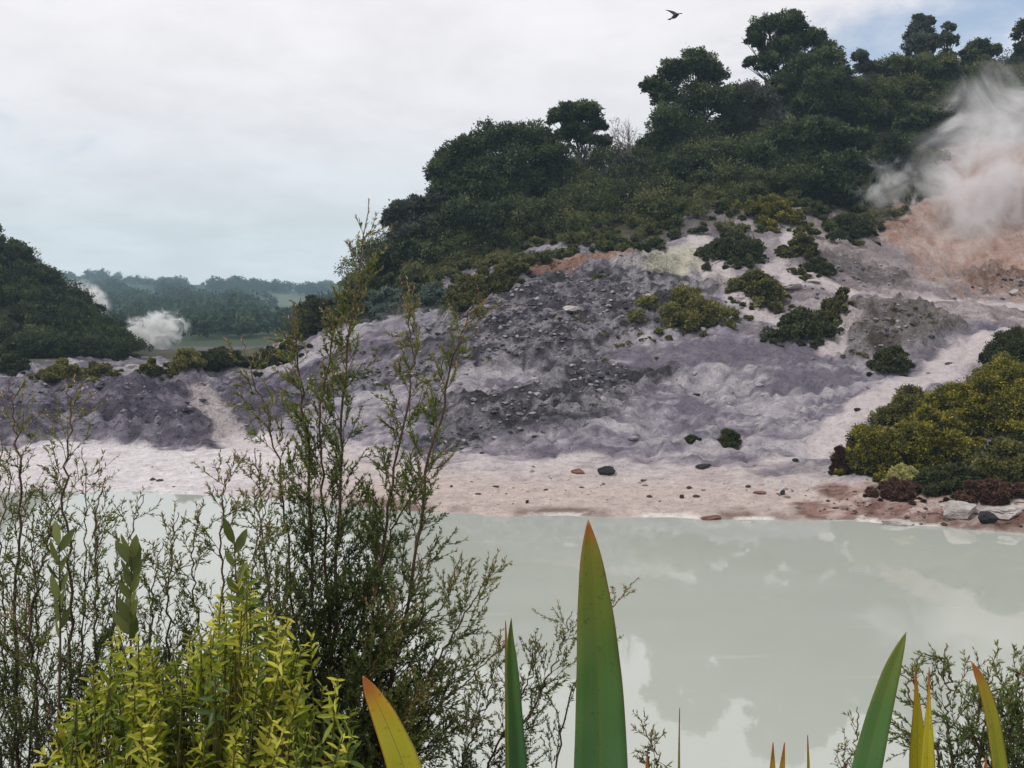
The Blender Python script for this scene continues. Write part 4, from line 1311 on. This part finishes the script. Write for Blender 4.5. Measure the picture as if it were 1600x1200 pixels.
manuka('sparse manuka shrub at the left photo edge with bare upper twigs', 2.6, [
    ([(30, 1210), (24, 950), (30, 760), (25, 660), (14, 592)], 0.006, 0.8),
    ([(100, 1210), (112, 950), (100, 780), (112, 660), (100, 590)], 0.006, 0.8),
    ([(60, 1210), (50, 980), (75, 850), (90, 740)], 0.005, 1.0),
    ([(140, 1210), (150, 980), (150, 820), (165, 745)], 0.005, 0.9),
    ([(165, 1210), (175, 1000), (200, 860), (224, 775)], 0.005, 0.75),
    ([(-20, 1210), (-30, 980), (-5, 850), (20, 740)], 0.005, 0.8),
    ([(20, 1210, .2), (30, 1060, .2), (60, 980, .2), (60, 900, .2)], 0.005, 1.0),
    ([(80, 1210, -.1), (70, 1090, -.1), (40, 1020, -.1), (20, 950, -.1)], 0.005, 1.3),
    ([(180, 1210, .1), (190, 1060, .1), (185, 930, .1), (180, 850, .1)], 0.004, 0.7),
    ([(45, 1210, .1), (60, 1000, .1), (50, 860, .1), (58, 770, .1)], 0.004, 0.6),
    ([(125, 1210, .2), (128, 1000, .2), (135, 860, .2), (128, 700, .2)], 0.004, 0.6),
    ([(0, 1210, .1), (8, 1000, .1), (-5, 820, .1), (2, 680, .1)], 0.004, 0.6)], 0.75)
manuka('manuka shrub with reddish twig tips between the paddle stems and the tall shrub', 2.7, [
    ([(350, 1210), (352, 980), (345, 820), (360, 712)], 0.006, 0.95),
    ([(270, 1210), (262, 1000), (265, 880), (278, 800)], 0.005, 1.0),
    ([(300, 1210), (310, 1000), (300, 880), (318, 780)], 0.005, 0.8),
    ([(385, 1210), (400, 1010), (395, 880), (420, 770)], 0.005, 0.9),
    ([(250, 1210, .1), (235, 1050, .1), (240, 920, .1), (255, 850, .1)], 0.005, 0.9)], 0.9)
manuka('low thin-twigged manuka shrub behind the narrow dark flax leaf', 3.2, [
    ([(760, 1230), (800, 1120), (832, 1050), (846, 990)], 0.005, 0.9),
    ([(790, 1230), (840, 1090), (875, 1020), (894, 955)], 0.005, 0.9),
    ([(860, 1230), (900, 1060), (950, 960), (998, 902)], 0.004, 0.35),
    ([(720, 1230), (750, 1130), (770, 1060), (780, 1000)], 0.004, 0.9)], 1.2)
manuka('dark dense manuka shrub in the bottom right corner', 2.3, [
    ([(1490, 1230), (1478, 1120), (1484, 1060), (1478, 1005)], 0.004, 0.8),
    ([(1560, 1230), (1560, 1150), (1585, 1080), (1604, 1020)], 0.005, 1.3),
    ([(1600, 1230), (1605, 1150), (1615, 1090), (1630, 1040)], 0.005, 1.4),
    ([(1530, 1230), (1520, 1140), (1540, 1080), (1560, 1050)], 0.004, 1.0),
    ([(1580, 1240, .1), (1570, 1180, .1), (1560, 1130, .1), (1555, 1090, .1)], 0.004, 1.5),
    ([(1470, 1230), (1440, 1140), (1420, 1080), (1412, 1040)], 0.004, 0.5)], 1.1, tip=-0.15)
manuka('wispy manuka sprig standing left of the curved flax leaf', 2.6, [
    ([(1340, 1240), (1338, 1170), (1340, 1105)], 0.003, 0.7),
    ([(1325, 1240), (1320, 1200), (1316, 1165)], 0.003, 0.7)], 0.7, bl=0.5)
manuka('wispy manuka sprig right of the broad flax leaf', 2.4, [
    ([(1010, 1240), (1012, 1170), (1006, 1110)], 0.003, 0.8),
    ([(1025, 1240), (1026, 1190), (1020, 1140)], 0.003, 0.7)], 0.8, bl=0.5)


# ------------------------------------------------------------------ yellow-green broadleaf shrub
def lance(mb_, c, ax, nr, L, Wd, tint, fold=0.25, droop=0.15):
    """pointed leaves: two rows of quads about a folded midrib"""
    n = len(c)
    ax = unit(ax)
    sd = unit(np.cross(ax, nr))
    up = np.cross(sd, ax)
    L = np.broadcast_to(L, (n,))[:, None]
    Wd = np.broadcast_to(Wd, (n,))[:, None]
    rows = []
    for t, wv in ((0, 0.12), (0.22, 0.78), (0.5, 1.0), (0.82, 0.62), (1.0, 0.04)):
        mid = c + ax * L * t - up * L * droop * t * t
        rows.append((mid - sd * Wd * 0.5 * wv + up * Wd * fold * wv, mid, mid + sd * Wd * 0.5 * wv + up * Wd * fold * wv))
    V_ = np.stack([q for r in rows for q in r], 1)
    Qs = []
    for r in range(4):
        for s in range(2):
            Qs.append([r * 3 + s, r * 3 + s + 1, r * 3 + s + 4, r * 3 + s + 3])
    Q_ = (np.arange(n)[:, None, None] * 15 + np.array(Qs)[None]).reshape(-1, 4)
    mb_.add(V_.reshape(-1, 3), Q_, np.repeat(np.broadcast_to(tint, (n,)), 15))


def broadleaf(label, Y, tips, base, stem_r=0.004, leafL=0.047):
    bx = (base - CX) / F * Y
    g = np.array([bx, Y, float(hz(bx, Y)) - 0.03])
    root = empty('broadleaf_shrub', g, label, 'shrub')
    st, lv = MB(), MB()
    for (px, py, dy) in tips:
        tp = P(px, py, Y + dy)
        mid = g * 0.45 + tp * 0.55 + np.array([(tp[0] - g[0]) * RNG.uniform(-.2, .5) + RNG.normal(0, .03), dy * 0.3, 0])
        pth = smooth_path([g, mid, tp], 14)
        tube(st, pth, np.linspace(stem_r, 0.0016, len(pth)), 5)
        tn = unit(unit(pth[-1] - pth[-3]) + RNG.normal(0, 0.8, 3) * np.array([1, 1, .4]) + np.array([0, -0.3, 0]))
        # pairs of leaves up the top of each stem, a rosette at its tip
        bright = 0.70 + RNG.normal(0, 0.20) + 0.15 * (py < 1000)
        for kq in range(8):
            s = 1 - kq * 0.013 / max(0.3, np.linalg.norm(tp - g)) * 1.15
            p = pth[0] + 0
            ii = s * (len(pth) - 1)
            i0 = int(max(0, min(len(pth) - 2, math.floor(ii))))
            p = pth[i0] + (pth[i0 + 1] - pth[i0]) * (ii - i0)
            a0 = kq * math.pi / 2 + RNG.uniform(-.4, .4)
            ref = unit(np.cross(tn, np.array([0.3, 1, 0.1])))
            rf2 = np.cross(tn, ref)
            num = 2
            for jn in range(num):
                a = a0 + jn * math.pi
                rad = ref * math.cos(a) + rf2 * math.sin(a)
                elev = 0.75 - 0.06 * kq
                ax = unit(rad * (1.0) + tn * elev + RNG.normal(0, 0.3, 3))
                nr = unit(tn * 1.0 - rad * 0.7)
                L = leafL * (0.5 + 0.07 * min(kq, 6)) * RNG.uniform(0.8, 1.2)
                tt = bright - 0.045 * kq + RNG.normal(0, 0.08)  # leaves further down the stem darker, their shade put into the tint
                tt = min(tt, 0.93)
                if RNG.uniform() < 0.004:
                    tt = 1.0
                lance(lv, p[None], ax[None], nr[None], L, L * 0.25, float(max(tt, 0.02)), droop=RNG.uniform(0.02, 0.25))
    st.build('stem', M_STEM, root)
    lv.build('foliage', M_HEBE, root)


def in_bush(px, py):
    # outline of the shrub's top, seen from the front
    top = np.interp(px, [40, 90, 140, 175, 215, 260, 320, 350, 400, 430, 470, 520, 560], [1170, 1120, 1040, 985, 980, 1000, 970, 880, 890, 960, 950, 1030, 1120])
    return py > top


tips = []
while len(tips) < 330:
    px, py = RNG.uniform(50, 560), RNG.uniform(880, 1235)
    if not in_bush(px, py):
        continue
    if px > 480 and RNG.uniform() < 0.55 * (px - 480) / 80 + 0.2:
        continue
    tips.append((px, py, RNG.uniform(-0.12, 0.32) + 0.25 * (1200 - py) / 300))
broadleaf('yellow-green broad-leaved shrub filling the lower left corner', 2.05, tips, 300)


def paddle_plant(label, Y, stems):
    bx = (stems[0][0][0][0] - CX) / F * Y
    g = np.array([bx, Y, float(hz(bx, Y)) - 0.03])
    root = empty('paddle_leaved_plant', g, label, 'plant', 'paddle-leaved stems on the near bank')
    st, lv = MB(), MB()
    for pts, n in stems:
        w = [P(q[0], q[1], Y) for q in pts]
        pth = smooth_path([g] + w, 24)
        tube(st, pth, np.linspace(0.005, 0.0015, len(pth)), 5)
        for i in range(n):
            s = 1 - 0.36 * ((i + RNG.uniform(-.3, .3)) / n if i else 0)
            ii = s * (len(pth) - 1)
            i0 = min(len(pth) - 2, int(ii))
            p = pth[i0] + (pth[i0 + 1] - pth[i0]) * (ii - i0)
            sd = 1 if i % 2 else -1
            ax = unit(np.array([sd * RNG.uniform(0.15, 0.55), RNG.uniform(-0.5, 0.3), RNG.uniform(0.7, 1.1)]))
            nr = unit(np.array([RNG.normal(0, 0.8), -1, RNG.normal(0.2, .4)]))
            L = RNG.uniform(0.045, 0.075)
            lance(lv, p[None], ax[None], nr[None], L, L * RNG.uniform(0.30, 0.42), float(RNG.uniform(0.1, 1.0)), fold=0.08, droop=0.1)
    st.build('stem', M_TWIG, root)
    lv.build('foliage', M_PADDLE, root)


paddle_plant('upright plant with stacked olive paddle-shaped leaves above the broad-leaved shrub', 2.3, [([(208, 1150), (204, 1000), (206, 866)], 16)])
paddle_plant('smaller paddle-leaved plant among the twigs near the left edge', 2.4, [([(92, 1150), (94, 1000), (92, 852)], 11)])
paddle_plant('olive paddle-leaved plant in front of the reddish-tipped manuka', 2.3, [([(368, 1150), (372, 1000), (366, 850)], 8)])

# ------------------------------------------------------------------ flax
mf, k, b, o = principled('flax_leaf', 0.42, 0.4)
uv = k.n('ShaderNodeUVMap', uv_map='leaf').outputs[0]
sp = k.n('ShaderNodeSeparateXYZ', {0: uv})
U_, V_ = sp.outputs[0], sp.outputs[1]        # U: 0..1 across, V: metres from the tip
yel = k.n('ShaderNodeAttribute', attribute_name='yellow').outputs['Fac']
tc = k.n('ShaderNodeTexCoord').outputs['Object']
fib = k.noise(k.n('ShaderNodeCombineXYZ', {0: k.math('MULTIPLY', U_, 90.0), 1: k.math('MULTIPLY', V_, 3.0), 2: yel}).outputs[0], 1.0, 3, 0.6)
blot = k.noise(tc, 14.0, 5, 0.6)
body = k.ramp(V_, [(0.0, (0.28, 0.24, 0.03)), (0.10, (0.17, 0.215, 0.035)), (0.22, (0.10, 0.20, 0.05)), (0.45, (0.072, 0.185, 0.078)), (1.0, (0.06, 0.15, 0.072))])
gold = k.ramp(V_, [(0.0, (0.50, 0.18, 0.03)), (0.045, (0.60, 0.36, 0.02)), (0.09, (0.54, 0.48, 0.03)), (0.5, (0.36, 0.36, 0.03)), (1.0, (0.16, 0.24, 0.05))])
cb = k.mix(yel, body, gold)
cb = k.mix(k.maprange(fib, 0.3, 0.7, 0, 0.35), cb, k.mix(1.0, cb, (0.62, 0.66, 0.6), 'MULTIPLY'))
cb = k.mix(k.maprange(blot, 0.55, 0.75, 0, 0.3), cb, k.mix(1.0, cb, (1.3, 1.15, 0.8), 'MULTIPLY'))
ac = k.math('ABSOLUTE', k.math('SUBTRACT', U_, 0.5))
rib = k.maprange(ac, 0.012, 0.03, 1.0, 0.0)
cb = k.mix(k.math('MULTIPLY', rib, 0.6), cb, (0.17, 0.17, 0.04))
edg = k.maprange(ac, 0.45, 0.49, 0.0, 1.0)
cb = k.mix(k.math('MULTIPLY', edg, k.math('MULTIPLY', k.maprange(V_, 0.0, 0.35, 1.0, 0.15), 0.8)), cb, (0.30, 0.10, 0.03))
tipm = k.math('MULTIPLY', k.maprange(k.math('ADD', V_, k.math('MULTIPLY', k.math('SUBTRACT', blot, 0.5), 0.03)), 0.008, 0.045, 1.0, 0.0), 0.9)
cb = k.mix(tipm, cb, (0.40, 0.12, 0.025))
spk = k.noise(tc, 190.0, 3, 0.6)
cb = k.mix(k.maprange(spk, 0.62, 0.70, 0, 0.6), cb, (0.09, 0.065, 0.02))
cb = k.mix(k.maprange(k.noise(tc, 45.0, 5, 0.7), 0.62, 0.70, 0, 0.5), cb, (0.16, 0.15, 0.05))
cb = k.mix(k.maprange(k.noise(tc, 60.0, 3, 0.6), 0.36, 0.30, 0, 0.5), cb, k.mix(1.0, cb, (0.5, 0.6, 0.55), 'MULTIPLY'))
k.t.links.new(cb, b.inputs['Base Color'])
bp = k.n('ShaderNodeBump', {'Strength': 0.25, 'Distance': 0.002, 'Height': fib})
k.t.links.new(bp.outputs[0], b.inputs['Normal'])
tr = k.n('ShaderNodeBsdfTranslucent', {'Color': cb})
mx = k.n('ShaderNodeMixShader', {0: 0.25, 1: b.outputs[0], 2: tr.outputs[0]})
k.t.links.new(mx.outputs[0], o.inputs[0])
M_FLAX = mf


def flax_leaf(root, spine, widths, yellow, face=(0, -1, 0.15), fold=0.22, label=None, shift=0.0):
    """spine: 3D points from base to tip; widths (m) at the same points"""
    spine = np.asarray(spine, float)
    cl = np.concatenate([[0], np.cumsum(np.linalg.norm(np.diff(spine, axis=0), axis=1))])
    # even steps below, fine steps towards the tip, then relaxed so that no corner is left
    t_ = np.concatenate([np.linspace(0, cl[1], 14)[:-1], np.linspace(cl[1], cl[-1], 44)])
    sp_ = np.stack([np.interp(t_, cl, spine[:, i]) for i in range(3)], 1)
    for _ in range(10):
        sp_[1:-1] = 0.25 * sp_[:-2] + 0.5 * sp_[1:-1] + 0.25 * sp_[2:]
    n = len(sp_)
    wd = np.interp(t_, cl, widths)
    for _ in range(5):
        wd[1:-1] = 0.25 * wd[:-2] + 0.5 * wd[1:-1] + 0.25 * wd[2:]
    tn = unit(np.gradient(sp_, axis=0))
    sd = unit(np.cross(tn, unit(np.array(face, float))))
    nr = np.cross(sd, tn)
    cs = np.array([-1, -0.66, -0.33, -0.07, 0, 0.07, 0.33, 0.66, 1])
    ph_ = RNG.uniform(0, 6)
    wav = np.sin(t_ * 23 + ph_) * 0.010 + np.sin(t_ * 57 + 2 * ph_) * 0.006
    V3 = sp_[:, None, :] + sd[:, None, :] * (cs[None, :, None] * wd[:, None, None] / 2) + nr[:, None, :] * ((np.abs(cs) ** 1.2 * fold)[None, :, None] + (wav[:, None] * np.sign(cs)[None, :] * np.abs(cs)[None, :] * 6)[..., None]) * wd[:, None, None] / 2
    K = len(cs)
    ids = np.arange(n * K).reshape(n, K)
    Q_ = np.stack([ids[:-1, :-1], ids[:-1, 1:], ids[1:, 1:], ids[1:, :-1]], -1).reshape(-1, 4)
    dist = np.concatenate([[0], np.cumsum(np.linalg.norm(np.diff(sp_, axis=0), axis=1))])
    dist = dist[-1] - dist
    me_ = bpy.data.meshes.new('leaf')
    dist = dist + shift
    V3 = V3.reshape(-1, 3) - np.array(root.location)
    me_.from_pydata(V3.tolist(), [], Q_.tolist())
    uvl = me_.uv_layers.new(name='leaf')
    U2 = np.tile((cs + 1) / 2, n)
    Vv = np.repeat(dist, K)
    lv_ = np.array([l.vertex_index for l in me_.loops])
    uvl.data.foreach_set('uv', np.stack([U2[lv_], Vv[lv_]], 1).astype(np.float32).ravel())
    a = me_.attributes.new('yellow', 'FLOAT', 'POINT')
    a.data.foreach_set('value', np.full(n * K, yellow, np.float32))
    me_.polygons.foreach_set('use_smooth', np.ones(len(Q_), bool))
    me_.materials.append(M_FLAX)
    o_ = bpy.data.objects.new('leaf', me_)
    COL.objects.link(o_)
    o_.parent = root
    md = o_.modifiers.new('thickness', 'SOLIDIFY')
    md.thickness = 0.0014
    md.offset = 0
    if label:
        o_['label'] = label
    return o_


def flax(label, basepx, Y, leaves):
    x = (basepx - CX) / F * Y
    g = np.array([x, Y, float(hz(x, Y)) - 0.02])
    root = empty('flax_plant', g, label, 'flax', 'flax plants on the near bank')
    for lf in leaves:
        pts, ws, yl = lf['p'], lf['w'], lf['y']
        d = lf.get('Y', Y)
        w3 = [P(q[0], q[1], d + (q[2] if len(q) > 2 else 0)) for q in pts]
        base = np.array([g[0] + RNG.uniform(-.04, .04), g[1] + RNG.uniform(-.03, .03), g[2]])
        spine = [base] + w3
        widths = [w3[0][1] * 0 + ws[0] * d / F * 0.7] + [q * d / F for q in ws]
        flax_leaf(root, spine, widths, yl, lf.get('f', (0, -1, 0.15)), lf.get('fold', 0.2), lf.get('l'), lf.get('s', 0.0))
    return root


flax('flax plant with the broad upright leaf in the middle of the picture', 930, 1.45, [
    dict(p=[(938, 1230), (938, 1150), (936, 1060), (930, 960), (924, 880), (921, 840), (919, 812)], w=[86, 80, 72, 57, 37, 20, 1], y=0.0, l='broad upright green flax leaf with orange tip'),
    dict(p=[(1010, 1240), (1011, 1205), (1011, 1182)], w=[9, 6, 1], y=0.95, Y=1.6),
    dict(p=[(1022, 1240), (1020, 1215), (1018, 1196)], w=[8, 5, 1], y=0.9, Y=1.6),
    dict(p=[(1061, 1240), (1061, 1180), (1062, 1106)], w=[4, 3, 1], y=0.3, Y=1.6)])
flax('flax plant with one narrow dark leaf left of the broad leaf', 810, 1.6, [
    dict(p=[(807, 1240), (804, 1160), (800, 1080), (797, 1020), (796, 1000), (799, 966)], w=[36, 30, 24, 17, 11, 1], y=0.0, s=0.16, fold=0.5, f=(0.5, -1, 0), l='narrow dark green flax leaf with split brown tip'),
    dict(p=[(793, 1240), (792, 1100), (791, 1010), (790, 970)], w=[6, 6, 4, 1], y=0.3, fold=0.4)])
flax('flax plant with a yellow leaf leaning left before the manuka', 660, 1.4, [
    dict(p=[(640, 1230), (625, 1180), (600, 1120), (582, 1085), (574, 1070), (567, 1056)], w=[56, 50, 38, 25, 16, 1], y=0.85, f=(0.35, -1, 0.1), l='yellow flax leaf with a red-brown tip')])
flax('flax plant with curved green leaf and orange spears at lower right', 1390, 1.6, [
    dict(p=[(1345, 1250), (1356, 1190), (1374, 1115), (1394, 1045), (1407, 1010), (1416, 988)], w=[46, 43, 36, 25, 13, 1], y=0.0, s=0.09, f=(-0.35, -1, 0.1), l='curved green flax leaf'),
    dict(p=[(1434, 1250), (1433, 1180), (1433, 1120), (1432, 1085), (1430, 1042)], w=[30, 26, 16, 7, 1], y=1.0, Y=1.65, l='orange-yellow flax spear'),
    dict(p=[(1448, 1250), (1449, 1200), (1450, 1140), (1451, 1100), (1452, 1042)], w=[28, 24, 14, 6, 1], y=1.0, Y=1.6, l='orange-yellow flax spear'),
    dict(p=[(1264, 1250), (1263, 1190), (1262, 1148)], w=[5, 4, 1], y=0.3, Y=1.7)])
flax('flax plant with two short pale leaf tips at the bottom edge', 1216, 1.7, [
    dict(p=[(1206, 1260), (1207, 1200), (1208, 1160)], w=[11, 9, 1], y=0.6),
    dict(p=[(1219, 1260), (1222, 1200), (1226, 1160)], w=[12, 9, 1], y=0.6)])
flax('flax plant with an arching yellow-green leaf before the corner shrub', 1570, 1.6, [
    dict(p=[(1566, 1250), (1560, 1190), (1549, 1120), (1535, 1070), (1526, 1050), (1518, 1034)], w=[30, 29, 26, 20, 13, 1], y=0.5, f=(0.3, -1, 0.1), l='arching yellow-green flax leaf'),
    dict(p=[(1543, 1260), (1541, 1215), (1540, 1180)], w=[9, 8, 1], y=0.4)])


# ------------------------------------------------------------------ bird in the sky
def bird(px, py, Y):
    c = P(px, py, Y)
    m = MB()
    ts = np.linspace(0, 1, 12)
    body = np.stack([(-0.16 + 0.32 * ts), 0 * ts, 0.05 * (ts - 0.5)], 1)
    tube(m, body + c, np.interp(ts, [0, .15, .45, .8, .88, 1], [0.012, 0.035, 0.062, 0.04, 0.038, 0.004]), 9)
    for sg in (-1, 1):
        rows = []
        for t in np.linspace(0, 1, 7):
            ctr = np.array([0.03 - 0.10 * t * t, sg * 0.30 * t, 0.03 + 0.16 * t - 0.06 * t * t])
            ch = 0.075 * (1 - t ** 2) + 0.01
            rows += [ctr + [ch, 0, 0.0], ctr + [0, 0, 0.013 * (1 - t) + 0.003], ctr + [-ch, 0, 0], ctr + [0, 0, -0.004]]
        ids = np.arange(28).reshape(7, 4)
        q = []
        for r in range(6):
            for s in range(4):
                q.append([ids[r, s], ids[r, (s + 1) % 4], ids[r + 1, (s + 1) % 4], ids[r + 1, s]])
        q.append(list(ids[6]))
        m.add(np.array(rows) + c, q)
    tail = np.array([[-0.13, -0.02, -0.012], [-0.13, 0.02, -0.012], [-0.27, 0.05, -0.03], [-0.27, -0.05, -0.03]]) + c
    m.add(np.vstack([tail, tail - [0, 0, 0.008]]), [[0, 1, 2, 3], [7, 6, 5, 4], [0, 4, 5, 1], [1, 5, 6, 2], [2, 6, 7, 3], [3, 7, 4, 0]])
    o_ = m.build('bird', plain_mat('bird_feathers', (0.03, 0.026, 0.03)), origin=c, smooth=True)
    o_.rotation_euler = (math.radians(25), math.radians(-25), math.radians(35))
    tag(o_, 'small dark bird flying in the pale sky above the big spreading tree', 'bird')


bird(1055, 25, 27)

# ------------------------------------------------------------------ haze
m = bpy.data.materials.new('haze_air')
m.use_nodes = True
k = NT(m.node_tree)
pv = k.n('ShaderNodeVolumePrincipled', {'Color': (0.58, 0.82, 1.0, 1), 'Density': 0.00042, 'Anisotropy': 0.0})
k.n('ShaderNodeOutputMaterial', {'Volume': pv.outputs[0]})
zlo, zhi = float(ZZ.min()) - 1.0, max(float(ZZ.max()) + 15, 60)
mb = MB()
box(mb, (0, (3650 - 60) / 2, (zlo + zhi) / 2), (5400, 3650 + 60, zhi - zlo))
hz_o = mb.build('haze', m)
tag(hz_o, 'thin pale blue air veiling the far hills', 'haze', kind='stuff')
